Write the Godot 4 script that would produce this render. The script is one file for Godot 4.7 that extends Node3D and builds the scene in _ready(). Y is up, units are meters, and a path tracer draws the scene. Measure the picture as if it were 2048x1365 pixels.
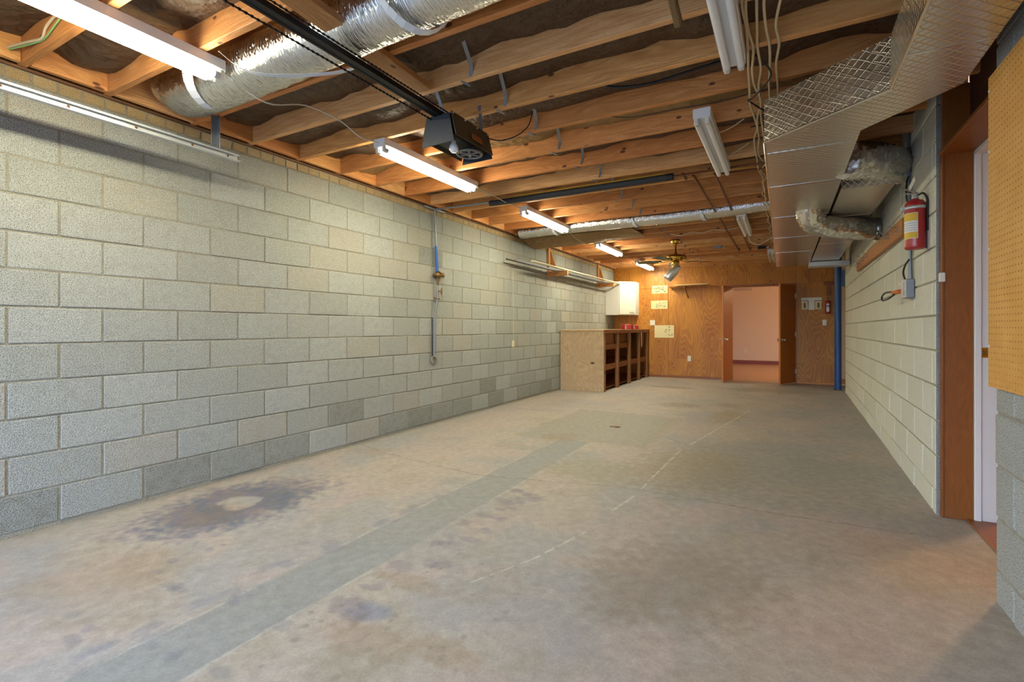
extends Node3D
# Basement garage workshop. World: x runs from the left block wall (x = 0) to the right, y up, depth t = -z (camera stands at t = 0).

const F := 960.0
const RX0 := 4.470         # right block wall: x at t = 3.7 and its slight slant
const RXS := 0.0195
const JB := 2.545          # underside of the floor joists
const TB := 11.15          # face of the plywood end wall
var JOISTS := [-1.4, -1.0, -0.6, -0.2, 0.2, 0.62, 1.03, 1.40, 1.876, 2.283, 2.685, 3.10, 3.53, 3.94, 4.36, 4.77, 5.17, 5.58, 5.99, 6.39, 6.80, 7.20, 7.61, 8.02, 8.42, 8.83, 9.24, 9.64, 10.05, 10.46, 10.86, 11.13]
var rng := RandomNumberGenerator.new()
var M := {}
var used := {}

# ------------------------------------------------------------------ helpers
func P(x: float, y: float, t: float) -> Vector3:
	return Vector3(x, y, -t)

func numbered(called: String) -> String:
	var n: int = used.get(called, 0)
	used[called] = n + 1
	return called if n == 0 else "%s_%03d" % [called, n]

func S() -> SurfaceTool:
	var st := SurfaceTool.new()
	st.begin(Mesh.PRIMITIVE_TRIANGLES)
	st.set_smooth_group(-1)
	return st

func mesh(st: SurfaceTool) -> ArrayMesh:
	st.generate_normals()
	return st.commit()

func put(called: String, m: Mesh, mat: Material, parent: Node, at := Vector3.ZERO) -> MeshInstance3D:
	var o := MeshInstance3D.new()
	o.mesh = m
	o.material_override = mat
	if parent == self:
		o.name = numbered(called)
	else:
		o.name = called
	parent.add_child(o, true)
	o.position = at
	return o

func obj(called: String, st: SurfaceTool, mat: Material, parent: Node = self) -> MeshInstance3D:
	return put(called, mesh(st), mat, parent)

func tag(o: Node, label: String, category: String, group := "", kind := "") -> Node:
	o.set_meta("label", label)
	o.set_meta("category", category)
	if group != "":
		o.set_meta("group", group)
	if kind != "":
		o.set_meta("kind", kind)
	return o

func thing(called: String, label: String, category: String, at := Vector3.ZERO, group := "", kind := "") -> Node3D:
	var o := Node3D.new()
	o.name = numbered(called)
	add_child(o)
	o.position = at
	tag(o, label, category, group, kind)
	return o

func poly(st: SurfaceTool, pts: Array, outward: Vector3, uvs: Array) -> void:
	var n: Vector3 = (pts[1] - pts[0]).cross(pts[2] - pts[0])
	var flip := n.dot(outward) > 0.0
	for i in range(1, pts.size() - 1):
		var order := [0, i, i + 1] if not flip else [0, i + 1, i]
		for k in order:
			st.set_uv(uvs[k])
			st.add_vertex(pts[k])

func box_uv(p: Vector3, n: Vector3, g: int, o: Vector2) -> Vector2:
	var k := 0
	var a := n.abs()
	if a.y >= a.x and a.y >= a.z:
		k = 1
	elif a.z >= a.x and a.z >= a.y:
		k = 2
	if k == g:
		return Vector2(p[(g + 1) % 3], p[(g + 2) % 3]) + o
	return Vector2(p[g], p[3 - g - k]) + o

# chamfered box; g = axis the grain runs along
func cbox(st: SurfaceTool, c: Vector3, size: Vector3, b := 0.003, g := 0, uvo := Vector2.ZERO, xf := Transform3D.IDENTITY) -> void:
	var h := size * 0.5
	b = minf(b, minf(h.x, minf(h.y, h.z)) * 0.6)
	st.set_smooth_group(-1)
	var add := func(pts: Array, n: Vector3) -> void:
		var uvs := []
		var w := []
		for p in pts:
			uvs.append(box_uv(p, n, g, uvo))
			w.append(xf * (c + p))
		poly(st, w, xf.basis * n, uvs)
	for k in 3:
		var i := (k + 1) % 3
		var j := (k + 2) % 3
		for s in [-1.0, 1.0]:
			var pts := []
			for q in [[-1, -1], [1, -1], [1, 1], [-1, 1]]:
				var p := Vector3.ZERO
				p[k] = s * h[k]
				p[i] = q[0] * (h[i] - b)
				p[j] = q[1] * (h[j] - b)
				pts.append(p)
			var n := Vector3.ZERO
			n[k] = s
			add.call(pts, n)
		if b > 0.0:
			for s in [-1.0, 1.0]:
				for r in [-1.0, 1.0]:
					var pts := []
					for q in [[-1, 0], [1, 0], [1, 1], [-1, 1]]:
						var p := Vector3.ZERO
						p[k] = q[0] * (h[k] - b)
						p[i] = s * (h[i] - (b if q[1] == 0 else 0.0))
						p[j] = r * (h[j] - (b if q[1] == 1 else 0.0))
						pts.append(p)
					var n := Vector3.ZERO
					n[i] = s * 1.01
					n[j] = r
					add.call(pts, n)
	if b > 0.0:
		for sx in [-1.0, 1.0]:
			for sy in [-1.0, 1.0]:
				for sz in [-1.0, 1.0]:
					add.call([Vector3(sx * (h.x - b), sy * (h.y - b), sz * h.z), Vector3(sx * h.x, sy * (h.y - b), sz * (h.z - b)), Vector3(sx * (h.x - b), sy * h.y, sz * (h.z - b))], Vector3(sx, sy * 1.01, sz))

# box by ranges x, y, t
func rbox(st: SurfaceTool, x0: float, x1: float, y0: float, y1: float, t0: float, t1: float, b := 0.003, g := 0, uvo := Vector2.ZERO) -> void:
	cbox(st, P((x0 + x1) / 2, (y0 + y1) / 2, (t0 + t1) / 2), Vector3(absf(x1 - x0), absf(y1 - y0), absf(t1 - t0)), b, g, uvo)

# box stretched between two points
func bar(st: SurfaceTool, a: Vector3, b: Vector3, w: float, th: float, up := Vector3.UP, bev := 0.002, uvo := Vector2.ZERO) -> void:
	var d := (b - a)
	var x := d.normalized()
	if absf(x.dot(up)) > 0.98:
		up = Vector3.RIGHT
	var z := x.cross(up).normalized()
	var y := z.cross(x)
	cbox(st, Vector3.ZERO, Vector3(d.length(), th, w), bev, 0, uvo, Transform3D(Basis(x, y, z), (a + b) / 2))

func smooth_path(pts: Array, per := 6) -> Array:
	var out := []
	for i in pts.size() - 1:
		var p0: Vector3 = pts[maxi(i - 1, 0)]
		var p1: Vector3 = pts[i]
		var p2: Vector3 = pts[i + 1]
		var p3: Vector3 = pts[mini(i + 2, pts.size() - 1)]
		for k in per:
			out.append(p1.cubic_interpolate(p2, p0, p3, float(k) / per))
	out.append(pts[-1])
	return out

# swept tube, r is a number or a callable(f) -> radius
func tube(st: SurfaceTool, pts: Array, r, sides := 8, caps := true, flat := 1.0) -> void:
	st.set_smooth_group(1)
	var rings := []
	var up := Vector3.UP
	var length := 0.0
	var along := [0.0]
	for i in range(1, pts.size()):
		length += pts[i].distance_to(pts[i - 1])
		along.append(length)
	for i in pts.size():
		var d: Vector3 = (pts[mini(i + 1, pts.size() - 1)] - pts[maxi(i - 1, 0)]).normalized()
		if i == 0:
			up = Vector3.RIGHT if absf(d.y) > 0.9 else Vector3.UP
		var z := d.cross(up).normalized()
		up = z.cross(d).normalized()
		var rad: float = r.call(along[i] / length) if r is Callable else r
		var ring := []
		for k in sides + 1:
			var a := TAU * k / sides
			ring.append(pts[i] + (z * cos(a) + up * sin(a) * flat) * rad)
		rings.append(ring)
	for i in pts.size() - 1:
		for k in sides:
			var a: Vector3 = rings[i][k]
			var b: Vector3 = rings[i + 1][k]
			var c: Vector3 = rings[i + 1][k + 1]
			var d: Vector3 = rings[i][k + 1]
			var mid: Vector3 = (pts[i] + pts[i + 1]) / 2
			var u0 := float(k) / sides
			var u1 := float(k + 1) / sides
			poly(st, [a, b, c, d], (a + c) / 2 - mid, [Vector2(along[i], u0), Vector2(along[i + 1], u0), Vector2(along[i + 1], u1), Vector2(along[i], u1)])
	if caps:
		st.set_smooth_group(-1)
		for e in [0, pts.size() - 1]:
			var ring: Array = rings[e].slice(0, sides)
			var uvs := []
			for p in ring:
				uvs.append(Vector2.ZERO)
			poly(st, ring, pts[e] - pts[1 if e == 0 else pts.size() - 2], uvs)

# lathe a profile [[r, y], ...] about the local y axis
func lathe(st: SurfaceTool, prof: Array, xf := Transform3D.IDENTITY, segs := 20, smooth := true) -> void:
	st.set_smooth_group(1 if smooth else -1)
	for i in prof.size() - 1:
		for k in segs:
			var a0 := TAU * k / segs
			var a1 := TAU * (k + 1) / segs
			var p := []
			for q in [[i, a0], [i + 1, a0], [i + 1, a1], [i, a1]]:
				var r: float = prof[q[0]][0]
				p.append(xf * Vector3(r * cos(q[1]), prof[q[0]][1], r * sin(q[1])))
			var dr: float = prof[i + 1][0] - prof[i][0]
			var dy: float = prof[i + 1][1] - prof[i][1]
			var am := (a0 + a1) / 2
			var n := Vector3(cos(am) * dy, -dr, sin(am) * dy)
			if n.length() < 1e-9:
				continue
			var uv := [Vector2(float(k) / segs, float(i) / prof.size()), Vector2(float(k) / segs, float(i + 1) / prof.size()), Vector2(float(k + 1) / segs, float(i + 1) / prof.size()), Vector2(float(k + 1) / segs, float(i) / prof.size())]
			if p[0].distance_to(p[3]) < 1e-7:
				poly(st, [p[0], p[1], p[2]], xf.basis * n, [uv[0], uv[1], uv[2]])
			elif p[1].distance_to(p[2]) < 1e-7:
				poly(st, [p[0], p[1], p[3]], xf.basis * n, [uv[0], uv[1], uv[3]])
			else:
				poly(st, p, xf.basis * n, uv)

# extrude a 2D polygon (local x, y) along local z from 0 to depth
func prism(st: SurfaceTool, pts: PackedVector2Array, depth: float, xf: Transform3D) -> void:
	st.set_smooth_group(-1)
	var idx := Geometry2D.triangulate_polygon(pts)
	for z in [0.0, depth]:
		var n := Vector3(0, 0, -1.0 if z == 0.0 else 1.0)
		for i in range(0, idx.size(), 3):
			var w := []
			var u := []
			for k in 3:
				var q := pts[idx[i + k]]
				w.append(xf * Vector3(q.x, q.y, z))
				u.append(q)
			poly(st, w, xf.basis * n, u)
	var area := 0.0
	for i in pts.size():
		area += pts[i].cross(pts[(i + 1) % pts.size()])
	for i in pts.size():
		var a := pts[i]
		var b := pts[(i + 1) % pts.size()]
		var d := b - a
		var n := Vector3(d.y, -d.x, 0) * signf(area)
		poly(st, [xf * Vector3(a.x, a.y, 0), xf * Vector3(b.x, b.y, 0), xf * Vector3(b.x, b.y, depth), xf * Vector3(a.x, a.y, depth)], xf.basis * n, [Vector2(0, 0), Vector2(d.length(), 0), Vector2(d.length(), depth), Vector2(0, depth)])

# solid of a plan outline (x, t) between two heights
func slab(st: SurfaceTool, outline: Array, y0: float, y1: float) -> void:
	var pts := PackedVector2Array()
	for q in outline:
		pts.append(Vector2(q[0], -q[1]))
	# local x -> world x, local y -> world z, local z -> world y
	prism(st, pts, y1 - y0, Transform3D(Basis(Vector3(1, 0, 0), Vector3(0, 0, 1), Vector3(0, 1, 0)), Vector3(0, y0, 0)))

# ------------------------------------------------------------------ materials
func plain(c: Color, rough := 0.6, metal := 0.0) -> StandardMaterial3D:
	var m := StandardMaterial3D.new()
	m.albedo_color = c
	m.roughness = rough
	m.metallic = metal
	return m

func h(s: String) -> Color:
	return Color.html(s)

func nz(sd: int, freq: float, w: int, hh: int, oct := 4, type := FastNoiseLite.TYPE_SIMPLEX_SMOOTH) -> PackedByteArray:
	var n := FastNoiseLite.new()
	n.seed = sd
	n.frequency = freq
	n.noise_type = type
	n.fractal_octaves = oct
	if oct == 1:
		n.fractal_type = FastNoiseLite.FRACTAL_NONE
	# fine grain needs no blending at the edges (blending would leave pale bands)
	var img := n.get_image(w, hh, false, false, true) if freq > 0.05 or hh > 1000 else n.get_seamless_image(w, hh, false, false, 0.1, true)
	img.convert(Image.FORMAT_L8)
	return img.get_data()

func from_bytes(b: PackedByteArray, w: int, hh: int) -> ImageTexture:
	var img := Image.create_from_data(w, hh, false, Image.FORMAT_RGB8, b)
	img.generate_mipmaps()
	return ImageTexture.create_from_image(img)

func normal_noise(sd: int, freq: float, strength: float, size := 512, oct := 3, type := FastNoiseLite.TYPE_SIMPLEX) -> NoiseTexture2D:
	var t := NoiseTexture2D.new()
	var n := FastNoiseLite.new()
	n.seed = sd
	n.frequency = freq
	n.fractal_octaves = oct
	n.noise_type = type
	t.noise = n
	t.width = size
	t.height = size
	t.seamless = freq < 0.08
	t.as_normal_map = true
	t.bump_strength = strength
	return t

func put_rgb(b: PackedByteArray, i: int, c: Color) -> void:
	b[i] = int(clampf(c.r, 0, 1) * 255.0)
	b[i + 1] = int(clampf(c.g, 0, 1) * 255.0)
	b[i + 2] = int(clampf(c.b, 0, 1) * 255.0)

# aggregate face of a concrete block: pale ground, dark pores, faint blotches
func block_texture(sd: int, base: Color, pore: Color, blotch: Color) -> ImageTexture:
	var w := 512
	var a := nz(sd, 0.11, w, w, 2)
	var b := nz(sd + 7, 0.012, w, w, 3)
	var c := nz(sd + 13, 0.15, w, w, 2)
	var out := PackedByteArray()
	out.resize(w * w * 3)
	for i in w * w:
		var fine := a[i] / 255.0
		var spot := smoothstep(0.60, 0.70, c[i] / 255.0) * 0.9 + smoothstep(0.60, 0.74, fine) * 0.3
		var col := base.lerp(blotch, smoothstep(0.45, 0.8, b[i] / 255.0) * 0.5)
		col = col * (0.90 + 0.18 * fine)
		col = col.lerp(pore, clampf(spot, 0, 0.8))
		put_rgb(out, i * 3, col)
	return from_bytes(out, w, w)

func block_mat(sd: int, base: Color, pore: Color, blotch: Color) -> StandardMaterial3D:
	var m := plain(Color.WHITE, 0.95)
	m.albedo_texture = block_texture(sd, base, pore, blotch)
	m.uv1_triplanar = true
	m.uv1_world_triplanar = true
	m.uv1_scale = Vector3.ONE * 1.9
	m.uv1_offset = Vector3(sd * 0.37, sd * 0.11, sd * 0.23)
	m.normal_enabled = true
	m.normal_texture = M.pit_normal
	m.normal_scale = 0.55
	return m

# sawn board, grain along u; 2.4 m by 0.3 m
func wood_texture(sd: int, light: Color, dark: Color, stain: Color, knots: int, w := 1024, hh := 192) -> ImageTexture:
	var n := FastNoiseLite.new()
	n.seed = sd
	n.frequency = 1.0
	n.fractal_type = FastNoiseLite.FRACTAL_NONE
	var r := RandomNumberGenerator.new()
	r.seed = sd * 31 + 5
	var kn := []
	for k in knots:
		kn.append([r.randf() * w, r.randf_range(0.15, 0.85) * hh, r.randf_range(6.0, 12.0)])
	var out := PackedByteArray()
	out.resize(w * hh * 3)
	var cu := PackedFloat32Array()
	var su := PackedFloat32Array()
	for x in w:
		cu.append(cos(TAU * x / w))
		su.append(sin(TAU * x / w))
	for y in hh:
		var v := float(y) / hh
		for x in w:
			var bend := 0.0
			var knot := 0.0
			for k in kn:
				var dx: float = absf(x - k[0])
				dx = minf(dx, w - dx)
				if dx < 90.0:
					var dy: float = y - k[1]
					var q: float = dx * dx * 0.10 + dy * dy
					var s: float = k[2]
					bend += s * 0.055 * exp(-q / (s * s * 9.0)) * signf(dy)
					knot = maxf(knot, smoothstep(s * s * 0.9, s * s * 0.2, dx * dx * 0.55 + dy * dy))
			var broad := n.get_noise_3d(cu[x] * 0.5, su[x] * 0.5, v * 4.0 + bend)
			var fine := n.get_noise_3d(cu[x] * 1.6 + 9.0, su[x] * 1.6, v * 30.0 + bend * 7.0 + broad * 3.0)
			var hair := n.get_noise_3d(cu[x] * 14.0 + 30.0, su[x] * 14.0, v * 60.0 + bend * 10.0)
			var g := 0.5 + fine * 0.55 + hair * 0.2
			var col := light.lerp(dark, clampf(g, 0, 1) * 0.8)
			col = col.lerp(stain, clampf(broad * 0.9 + 0.12, 0, 0.55))
			col = col.lerp(Color(dark.r * 0.45, dark.g * 0.36, dark.b * 0.32), knot * 0.85)
			put_rgb(out, (y * w + x) * 3, col)
	return from_bytes(out, w, hh)

func wood_mat(t: Texture2D, rough := 0.62, tint := Color.WHITE, sx := 1.0 / 2.4, sy := 1.0 / 0.3) -> StandardMaterial3D:
	var m := plain(tint, rough)
	m.albedo_texture = t
	m.uv1_scale = Vector3(sx, sy, 1)
	return m

# rotary cut plywood: cathedral figure running up the sheet; texture is 1.22 m wide, 2.44 m high
func plywood_texture(sd: int, light: Color, dark: Color, knotc: Color) -> ImageTexture:
	var w := 512
	var hh := 1024
	var n := FastNoiseLite.new()
	n.seed = sd
	n.frequency = 1.0
	n.fractal_type = FastNoiseLite.FRACTAL_NONE
	var r := RandomNumberGenerator.new()
	r.seed = sd + 99
	var kn := []
	for k in 9:
		kn.append([r.randf() * w, r.randf() * hh, r.randf_range(4.0, 9.0)])
	var out := PackedByteArray()
	out.resize(w * hh * 3)
	for y in hh:
		var v := float(y) / hh
		for x in w:
			var u := float(x) / w
			var bump := 0.0
			var knot := 0.0
			for k in kn:
				var dx: float = x - k[0]
				if absf(dx) < 80.0:
					var dy: float = y - k[1]
					var s: float = k[2]
					bump += 0.5 * exp(-(dx * dx / (s * s * 8.0) + dy * dy / (s * s * 60.0)))
					knot = maxf(knot, smoothstep(s * s, s * s * 0.2, dx * dx + dy * dy * 0.7))
			var f := n.get_noise_2d(u * 2.4, v * 1.1) + 0.22 * n.get_noise_2d(u * 7.0 + 20.0, v * 2.4) + bump
			var band := f * 5.0
			band = band - floorf(band)
			var line := smoothstep(0.0, 0.55, band) * (1.0 - smoothstep(0.86, 1.0, band))
			var fib := n.get_noise_2d(u * 120.0 + 50.0, v * 9.0)
			var big := n.get_noise_2d(u * 3.0 + 80.0, v * 2.0 + 11.0)
			var col := light.lerp(dark, clampf(line * 0.62 + fib * 0.20 + big * 0.35, 0, 1))
			col = col.lerp(knotc, knot * 0.8)
			put_rgb(out, (y * w + x) * 3, col)
	return from_bytes(out, w, hh)

func seg_dist(p: Vector2, a: Vector2, b: Vector2) -> float:
	var ab := b - a
	var k := clampf((p - a).dot(ab) / ab.length_squared(), 0, 1)
	return p.distance_to(a + ab * k)

# the stained slab; u covers x from -0.1 to 4.9, v covers t from 11.4 to -1.8
func floor_texture() -> ImageTexture:
	var w := 768
	var hh := 2048
	var big := nz(3, 0.004, w, hh, 4)
	var mid := nz(4, 0.015, w, hh, 4)
	var fine := nz(5, 0.07, w, hh, 3)
	var grit := nz(6, 0.32, w, hh, 1)
	var streak := nz(8, 0.010, w, hh, 3)
	var out := PackedByteArray()
	out.resize(w * hh * 3)
	var sand := h("b0a597")
	var grey := h("a49f99")
	var pink := h("b3a398")
	var slate := h("92938f")
	var olive := h("958b75")
	var rust := h("94785c")
	var oil := h("626879")
	var violet := h("7d7480")
	var chalk := h("cfcac0")
	var lines := [[2.584, 2.073, 2.694, 2.482, 0.010], [2.44, 1.75, 2.584, 2.073, 0.005], [2.726, 2.844, 2.771, 3.156, 0.012], [2.776, 3.3, 2.781, 3.52, 0.010], [2.781, 3.6, 2.812, 4.567, 0.011], [2.852, 4.803, 3.237, 7.164, 0.012], [2.62, 4.9, 2.9, 4.6, 0.008]]
	var crack := [Vector2(0.02, 3.33), Vector2(0.4, 3.22), Vector2(0.9, 3.14), Vector2(1.56, 3.05), Vector2(2.067, 3.154), Vector2(2.664, 3.305), Vector2(3.172, 3.293), Vector2(3.639, 3.253), Vector2(4.4, 3.3)]
	var blobs := []      # x, t, rx, rt, colour, strength
	blobs.append([3.24, 2.2, 0.42, 0.42, h("948271"), 0.5])
	blobs.append([3.02, 2.05, 0.22, 0.30, h("937f6c"), 0.4])
	blobs.append([2.215, 1.38, 0.10, 0.07, h("75809a"), 0.65])
	blobs.append([2.13, 1.36, 0.13, 0.07, h("78707a"), 0.55])
	blobs.append([2.35, 1.25, 0.25, 0.10, rust, 0.35])
	blobs.append([2.62, 1.33, 0.16, 0.07, rust, 0.35])
	blobs.append([2.36, 1.12, 0.18, 0.10, olive, 0.5])
	blobs.append([3.55, 4.3, 0.85, 0.95, h("979384"), 0.65])
	blobs.append([3.0, 4.0, 0.5, 0.7, h("95896f"), 0.6])
	blobs.append([2.3, 3.6, 0.45, 0.35, h("9d9372"), 0.6])
	blobs.append([3.4, 9.6, 0.9, 0.35, h("8f7f66"), 0.5])
	blobs.append([1.75, 9.3, 0.5, 0.25, h("7f7868"), 0.7])
	blobs.append([2.3, 7.2, 0.35, 0.28, h("81786a"), 0.6])
	blobs.append([3.0, 6.6, 0.2, 0.5, h("9c8456"), 0.5])
	blobs.append([4.2, 2.9, 0.38, 0.35, h("b89c80"), 0.4])  # warm light spilling from the side doorway, painted into the slab colour
	blobs.append([1.05, 0.95, 0.5, 0.25, rust, 0.22])
	blobs.append([0.9, 3.7, 0.6, 0.3, pink, 0.6])
	blobs.append([0.5, 5.5, 0.4, 1.5, pink, 0.6])
	for k in 60:
		blobs.append([rng.randf_range(2.0, 2.75), rng.randf_range(0.95, 2.0), rng.randf_range(0.008, 0.02), rng.randf_range(0.008, 0.02), h("868075"), 0.6])
	for k in 26:
		blobs.append([rng.randf_range(0.9, 2.1), rng.randf_range(0.75, 1.7), rng.randf_range(0.02, 0.05), rng.randf_range(0.012, 0.03), h("7f7f84"), 0.5])
	for k in 30:
		blobs.append([rng.randf_range(2.0, 2.22), rng.randf_range(1.5, 2.9), rng.randf_range(0.03, 0.09), rng.randf_range(0.02, 0.06), violet, 0.42])
	for k in 22:
		blobs.append([rng.randf_range(1.52, 1.66), rng.randf_range(0.7, 2.9), rng.randf_range(0.02, 0.06), rng.randf_range(0.03, 0.08), h("85848a"), 0.5])
	for k in 22:
		blobs.append([rng.randf_range(0.3, 4.2), rng.randf_range(1.5, 10.0), rng.randf_range(0.08, 0.35), rng.randf_range(0.05, 0.25), [rust, olive, slate, pink][k % 4], 0.35])
	# which blobs touch which band of rows
	var rows := []
	for b in 64:
		rows.append([])
	for q in blobs:
		for b in 64:
			var t0: float = 11.4 - 13.2 * b / 64.0
			var t1: float = 11.4 - 13.2 * (b + 1) / 64.0
			if q[1] - q[3] * 1.5 < t0 and q[1] + q[3] * 1.5 > t1:
				rows[b].append(q)
	for y in hh:
		var t := 11.4 - 13.2 * (y + 0.5) / hh
		var here: Array = rows[y >> 5]
		for x in w:
			var i := y * w + x
			var px := -0.1 + 5.0 * (x + 0.5) / w
			var nb := big[i] / 255.0
			var nm := mid[i] / 255.0
			var nf := fine[i] / 255.0
			var ng := grit[i] / 255.0
			var ns := streak[i] / 255.0
			var wx := px + (nm - 0.5) * 0.16
			var wt := t + (nb - 0.5) * 0.2 + (nm - 0.5) * 0.1
			var col := sand.lerp(grey, smoothstep(0.35, 0.7, nb))
			col = col.lerp(pink, smoothstep(0.5, 0.75, ns) * 0.7)
			col = col.lerp(olive, smoothstep(0.58, 0.78, nm) * 0.22)
			# trench patch and the square round the drain
			if t < 4.6 and px > 1.55 and px < 2.05:
				var e := minf(px - 1.64 + (nf - 0.5) * 0.02, 1.965 - px + (nf - 0.5) * 0.02)
				if t < 4.45:
					col = col.lerp(slate, smoothstep(-0.012, 0.012, e) * 0.85)
					col = col.lerp(chalk, (1.0 - smoothstep(0.0, 0.010, absf(e))) * 0.45 * smoothstep(0.35, 0.6, nm))
			if t > 4.2 and t < 6.4:
				var e2 := minf(minf(wx - 1.18, 2.5 - wx), minf(wt - 4.42, 6.15 - wt))
				col = col.lerp(h8f8b78(), smoothstep(-0.02, 0.05, e2) * 0.8)
				col = col.lerp(olive, (1.0 - smoothstep(0.0, 0.07, absf(e2))) * 0.35)
			# oil stain under a parked car
			if t < 3.0 and px < 1.3:
				var q := Vector2((wx - 0.56) / 0.42, (wt - 1.82) / 0.62).length()
				var o := smoothstep(1.12, 0.55, q + (nf - 0.5) * 0.5)
				if o > 0.0:
					var spot := smoothstep(0.13, 0.10, Vector2(wx - 0.56, (wt - 1.86) * 0.8).length())
					col = col.lerp(oil.lerp(violet, smoothstep(0.4, 0.7, nm)).lerp(h("7a6a58"), smoothstep(0.5, 0.75, nf) * 0.6), o * 0.8 * (1.0 - spot))
				var q2 := Vector2((wx - 1.0) / 0.35, (wt - 1.15) / 0.22).length()
				col = col.lerp(rust, smoothstep(1.1, 0.4, q2) * 0.25)
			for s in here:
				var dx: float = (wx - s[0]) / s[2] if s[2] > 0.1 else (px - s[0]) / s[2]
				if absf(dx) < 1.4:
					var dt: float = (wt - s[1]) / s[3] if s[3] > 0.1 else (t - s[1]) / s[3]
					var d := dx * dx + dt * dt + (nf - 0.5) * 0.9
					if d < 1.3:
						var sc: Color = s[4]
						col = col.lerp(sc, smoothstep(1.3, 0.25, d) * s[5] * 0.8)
			if t < 7.4 and px > 2.3 and px < 3.4:
				for l in lines:
					if absf(px - (l[0] + l[2]) / 2) < 0.35:
						var dd := seg_dist(Vector2(px, t), Vector2(l[0], l[1]), Vector2(l[2], l[3]))
						if dd < l[4]:
							col = col.lerp(chalk, smoothstep(l[4], l[4] * 0.3, dd) * smoothstep(0.25, 0.45, nf) * 0.85)
			if t > 2.95 and t < 3.42:
				for k in crack.size() - 1:
					if px > crack[k].x - 0.02 and px < crack[k + 1].x + 0.02:
						var dd := seg_dist(Vector2(px, t + (nf - 0.5) * 0.03), crack[k], crack[k + 1])
						col = col.lerp(h("6b6455"), smoothstep(0.006, 0.002, dd) * 0.7)
			# dirt along the foot of the walls
			col = col.lerp(h("8b8373"), smoothstep(0.09, 0.0, px + (nm - 0.5) * 0.1) * 0.6)
			col = col * (0.91 + 0.09 * nf + 0.05 * ng)
			put_rgb(out, i * 3, col)
	return from_bytes(out, w, hh)

# fine sandy grain of trowelled concrete, multiplied over the stain map
func grain_texture() -> ImageTexture:
	var w := 512
	var a := nz(81, 0.35, w, w, 1)
	var b := nz(82, 0.09, w, w, 3)
	var c := nz(83, 0.02, w, w, 3)
	var out := PackedByteArray()
	out.resize(w * w * 3)
	for i in w * w:
		var v := 0.90 + 0.07 * (a[i] / 255.0) + 0.10 * (b[i] / 255.0 - 0.5) + 0.08 * (c[i] / 255.0 - 0.5)
		v -= smoothstep(0.80, 0.9, a[i] / 255.0) * 0.10
		put_rgb(out, i * 3, Color(v, v, v))
	return from_bytes(out, w, w)

func h8f8b78() -> Color:
	return Color(0.60, 0.585, 0.53)

func foil_mat(scale: float, tint: Color, rough := 0.22) -> StandardMaterial3D:
	var m := plain(tint, rough, 1.0)
	m.normal_enabled = true
	m.normal_texture = M.scrim
	m.normal_scale = 0.45
	m.uv1_triplanar = true
	m.uv1_scale = Vector3.ONE * scale
	return m

# fibre scrim under foil: raised threads crossing on the diagonal
func scrim_normal() -> ImageTexture:
	var w := 128
	var img := Image.create(w, w, false, Image.FORMAT_RGBA8)
	for y in w:
		for x in w:
			var a := absf(fposmod((x + y) / 64.0, 1.0) - 0.5)
			var b := absf(fposmod((x - y + 128) / 64.0, 1.0) - 0.5)
			var v := maxf(smoothstep(0.10, 0.0, a), smoothstep(0.10, 0.0, b))
			img.set_pixel(x, y, Color(v, v, v))
	img.bump_map_to_normal_map(6.0)
	return ImageTexture.create_from_image(img)

func glow(c: Color, e: float) -> StandardMaterial3D:
	var m := plain(Color(0.95, 0.95, 0.95), 0.4)
	m.emission_enabled = true
	m.emission = c
	m.emission_energy_multiplier = e
	return m

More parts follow.
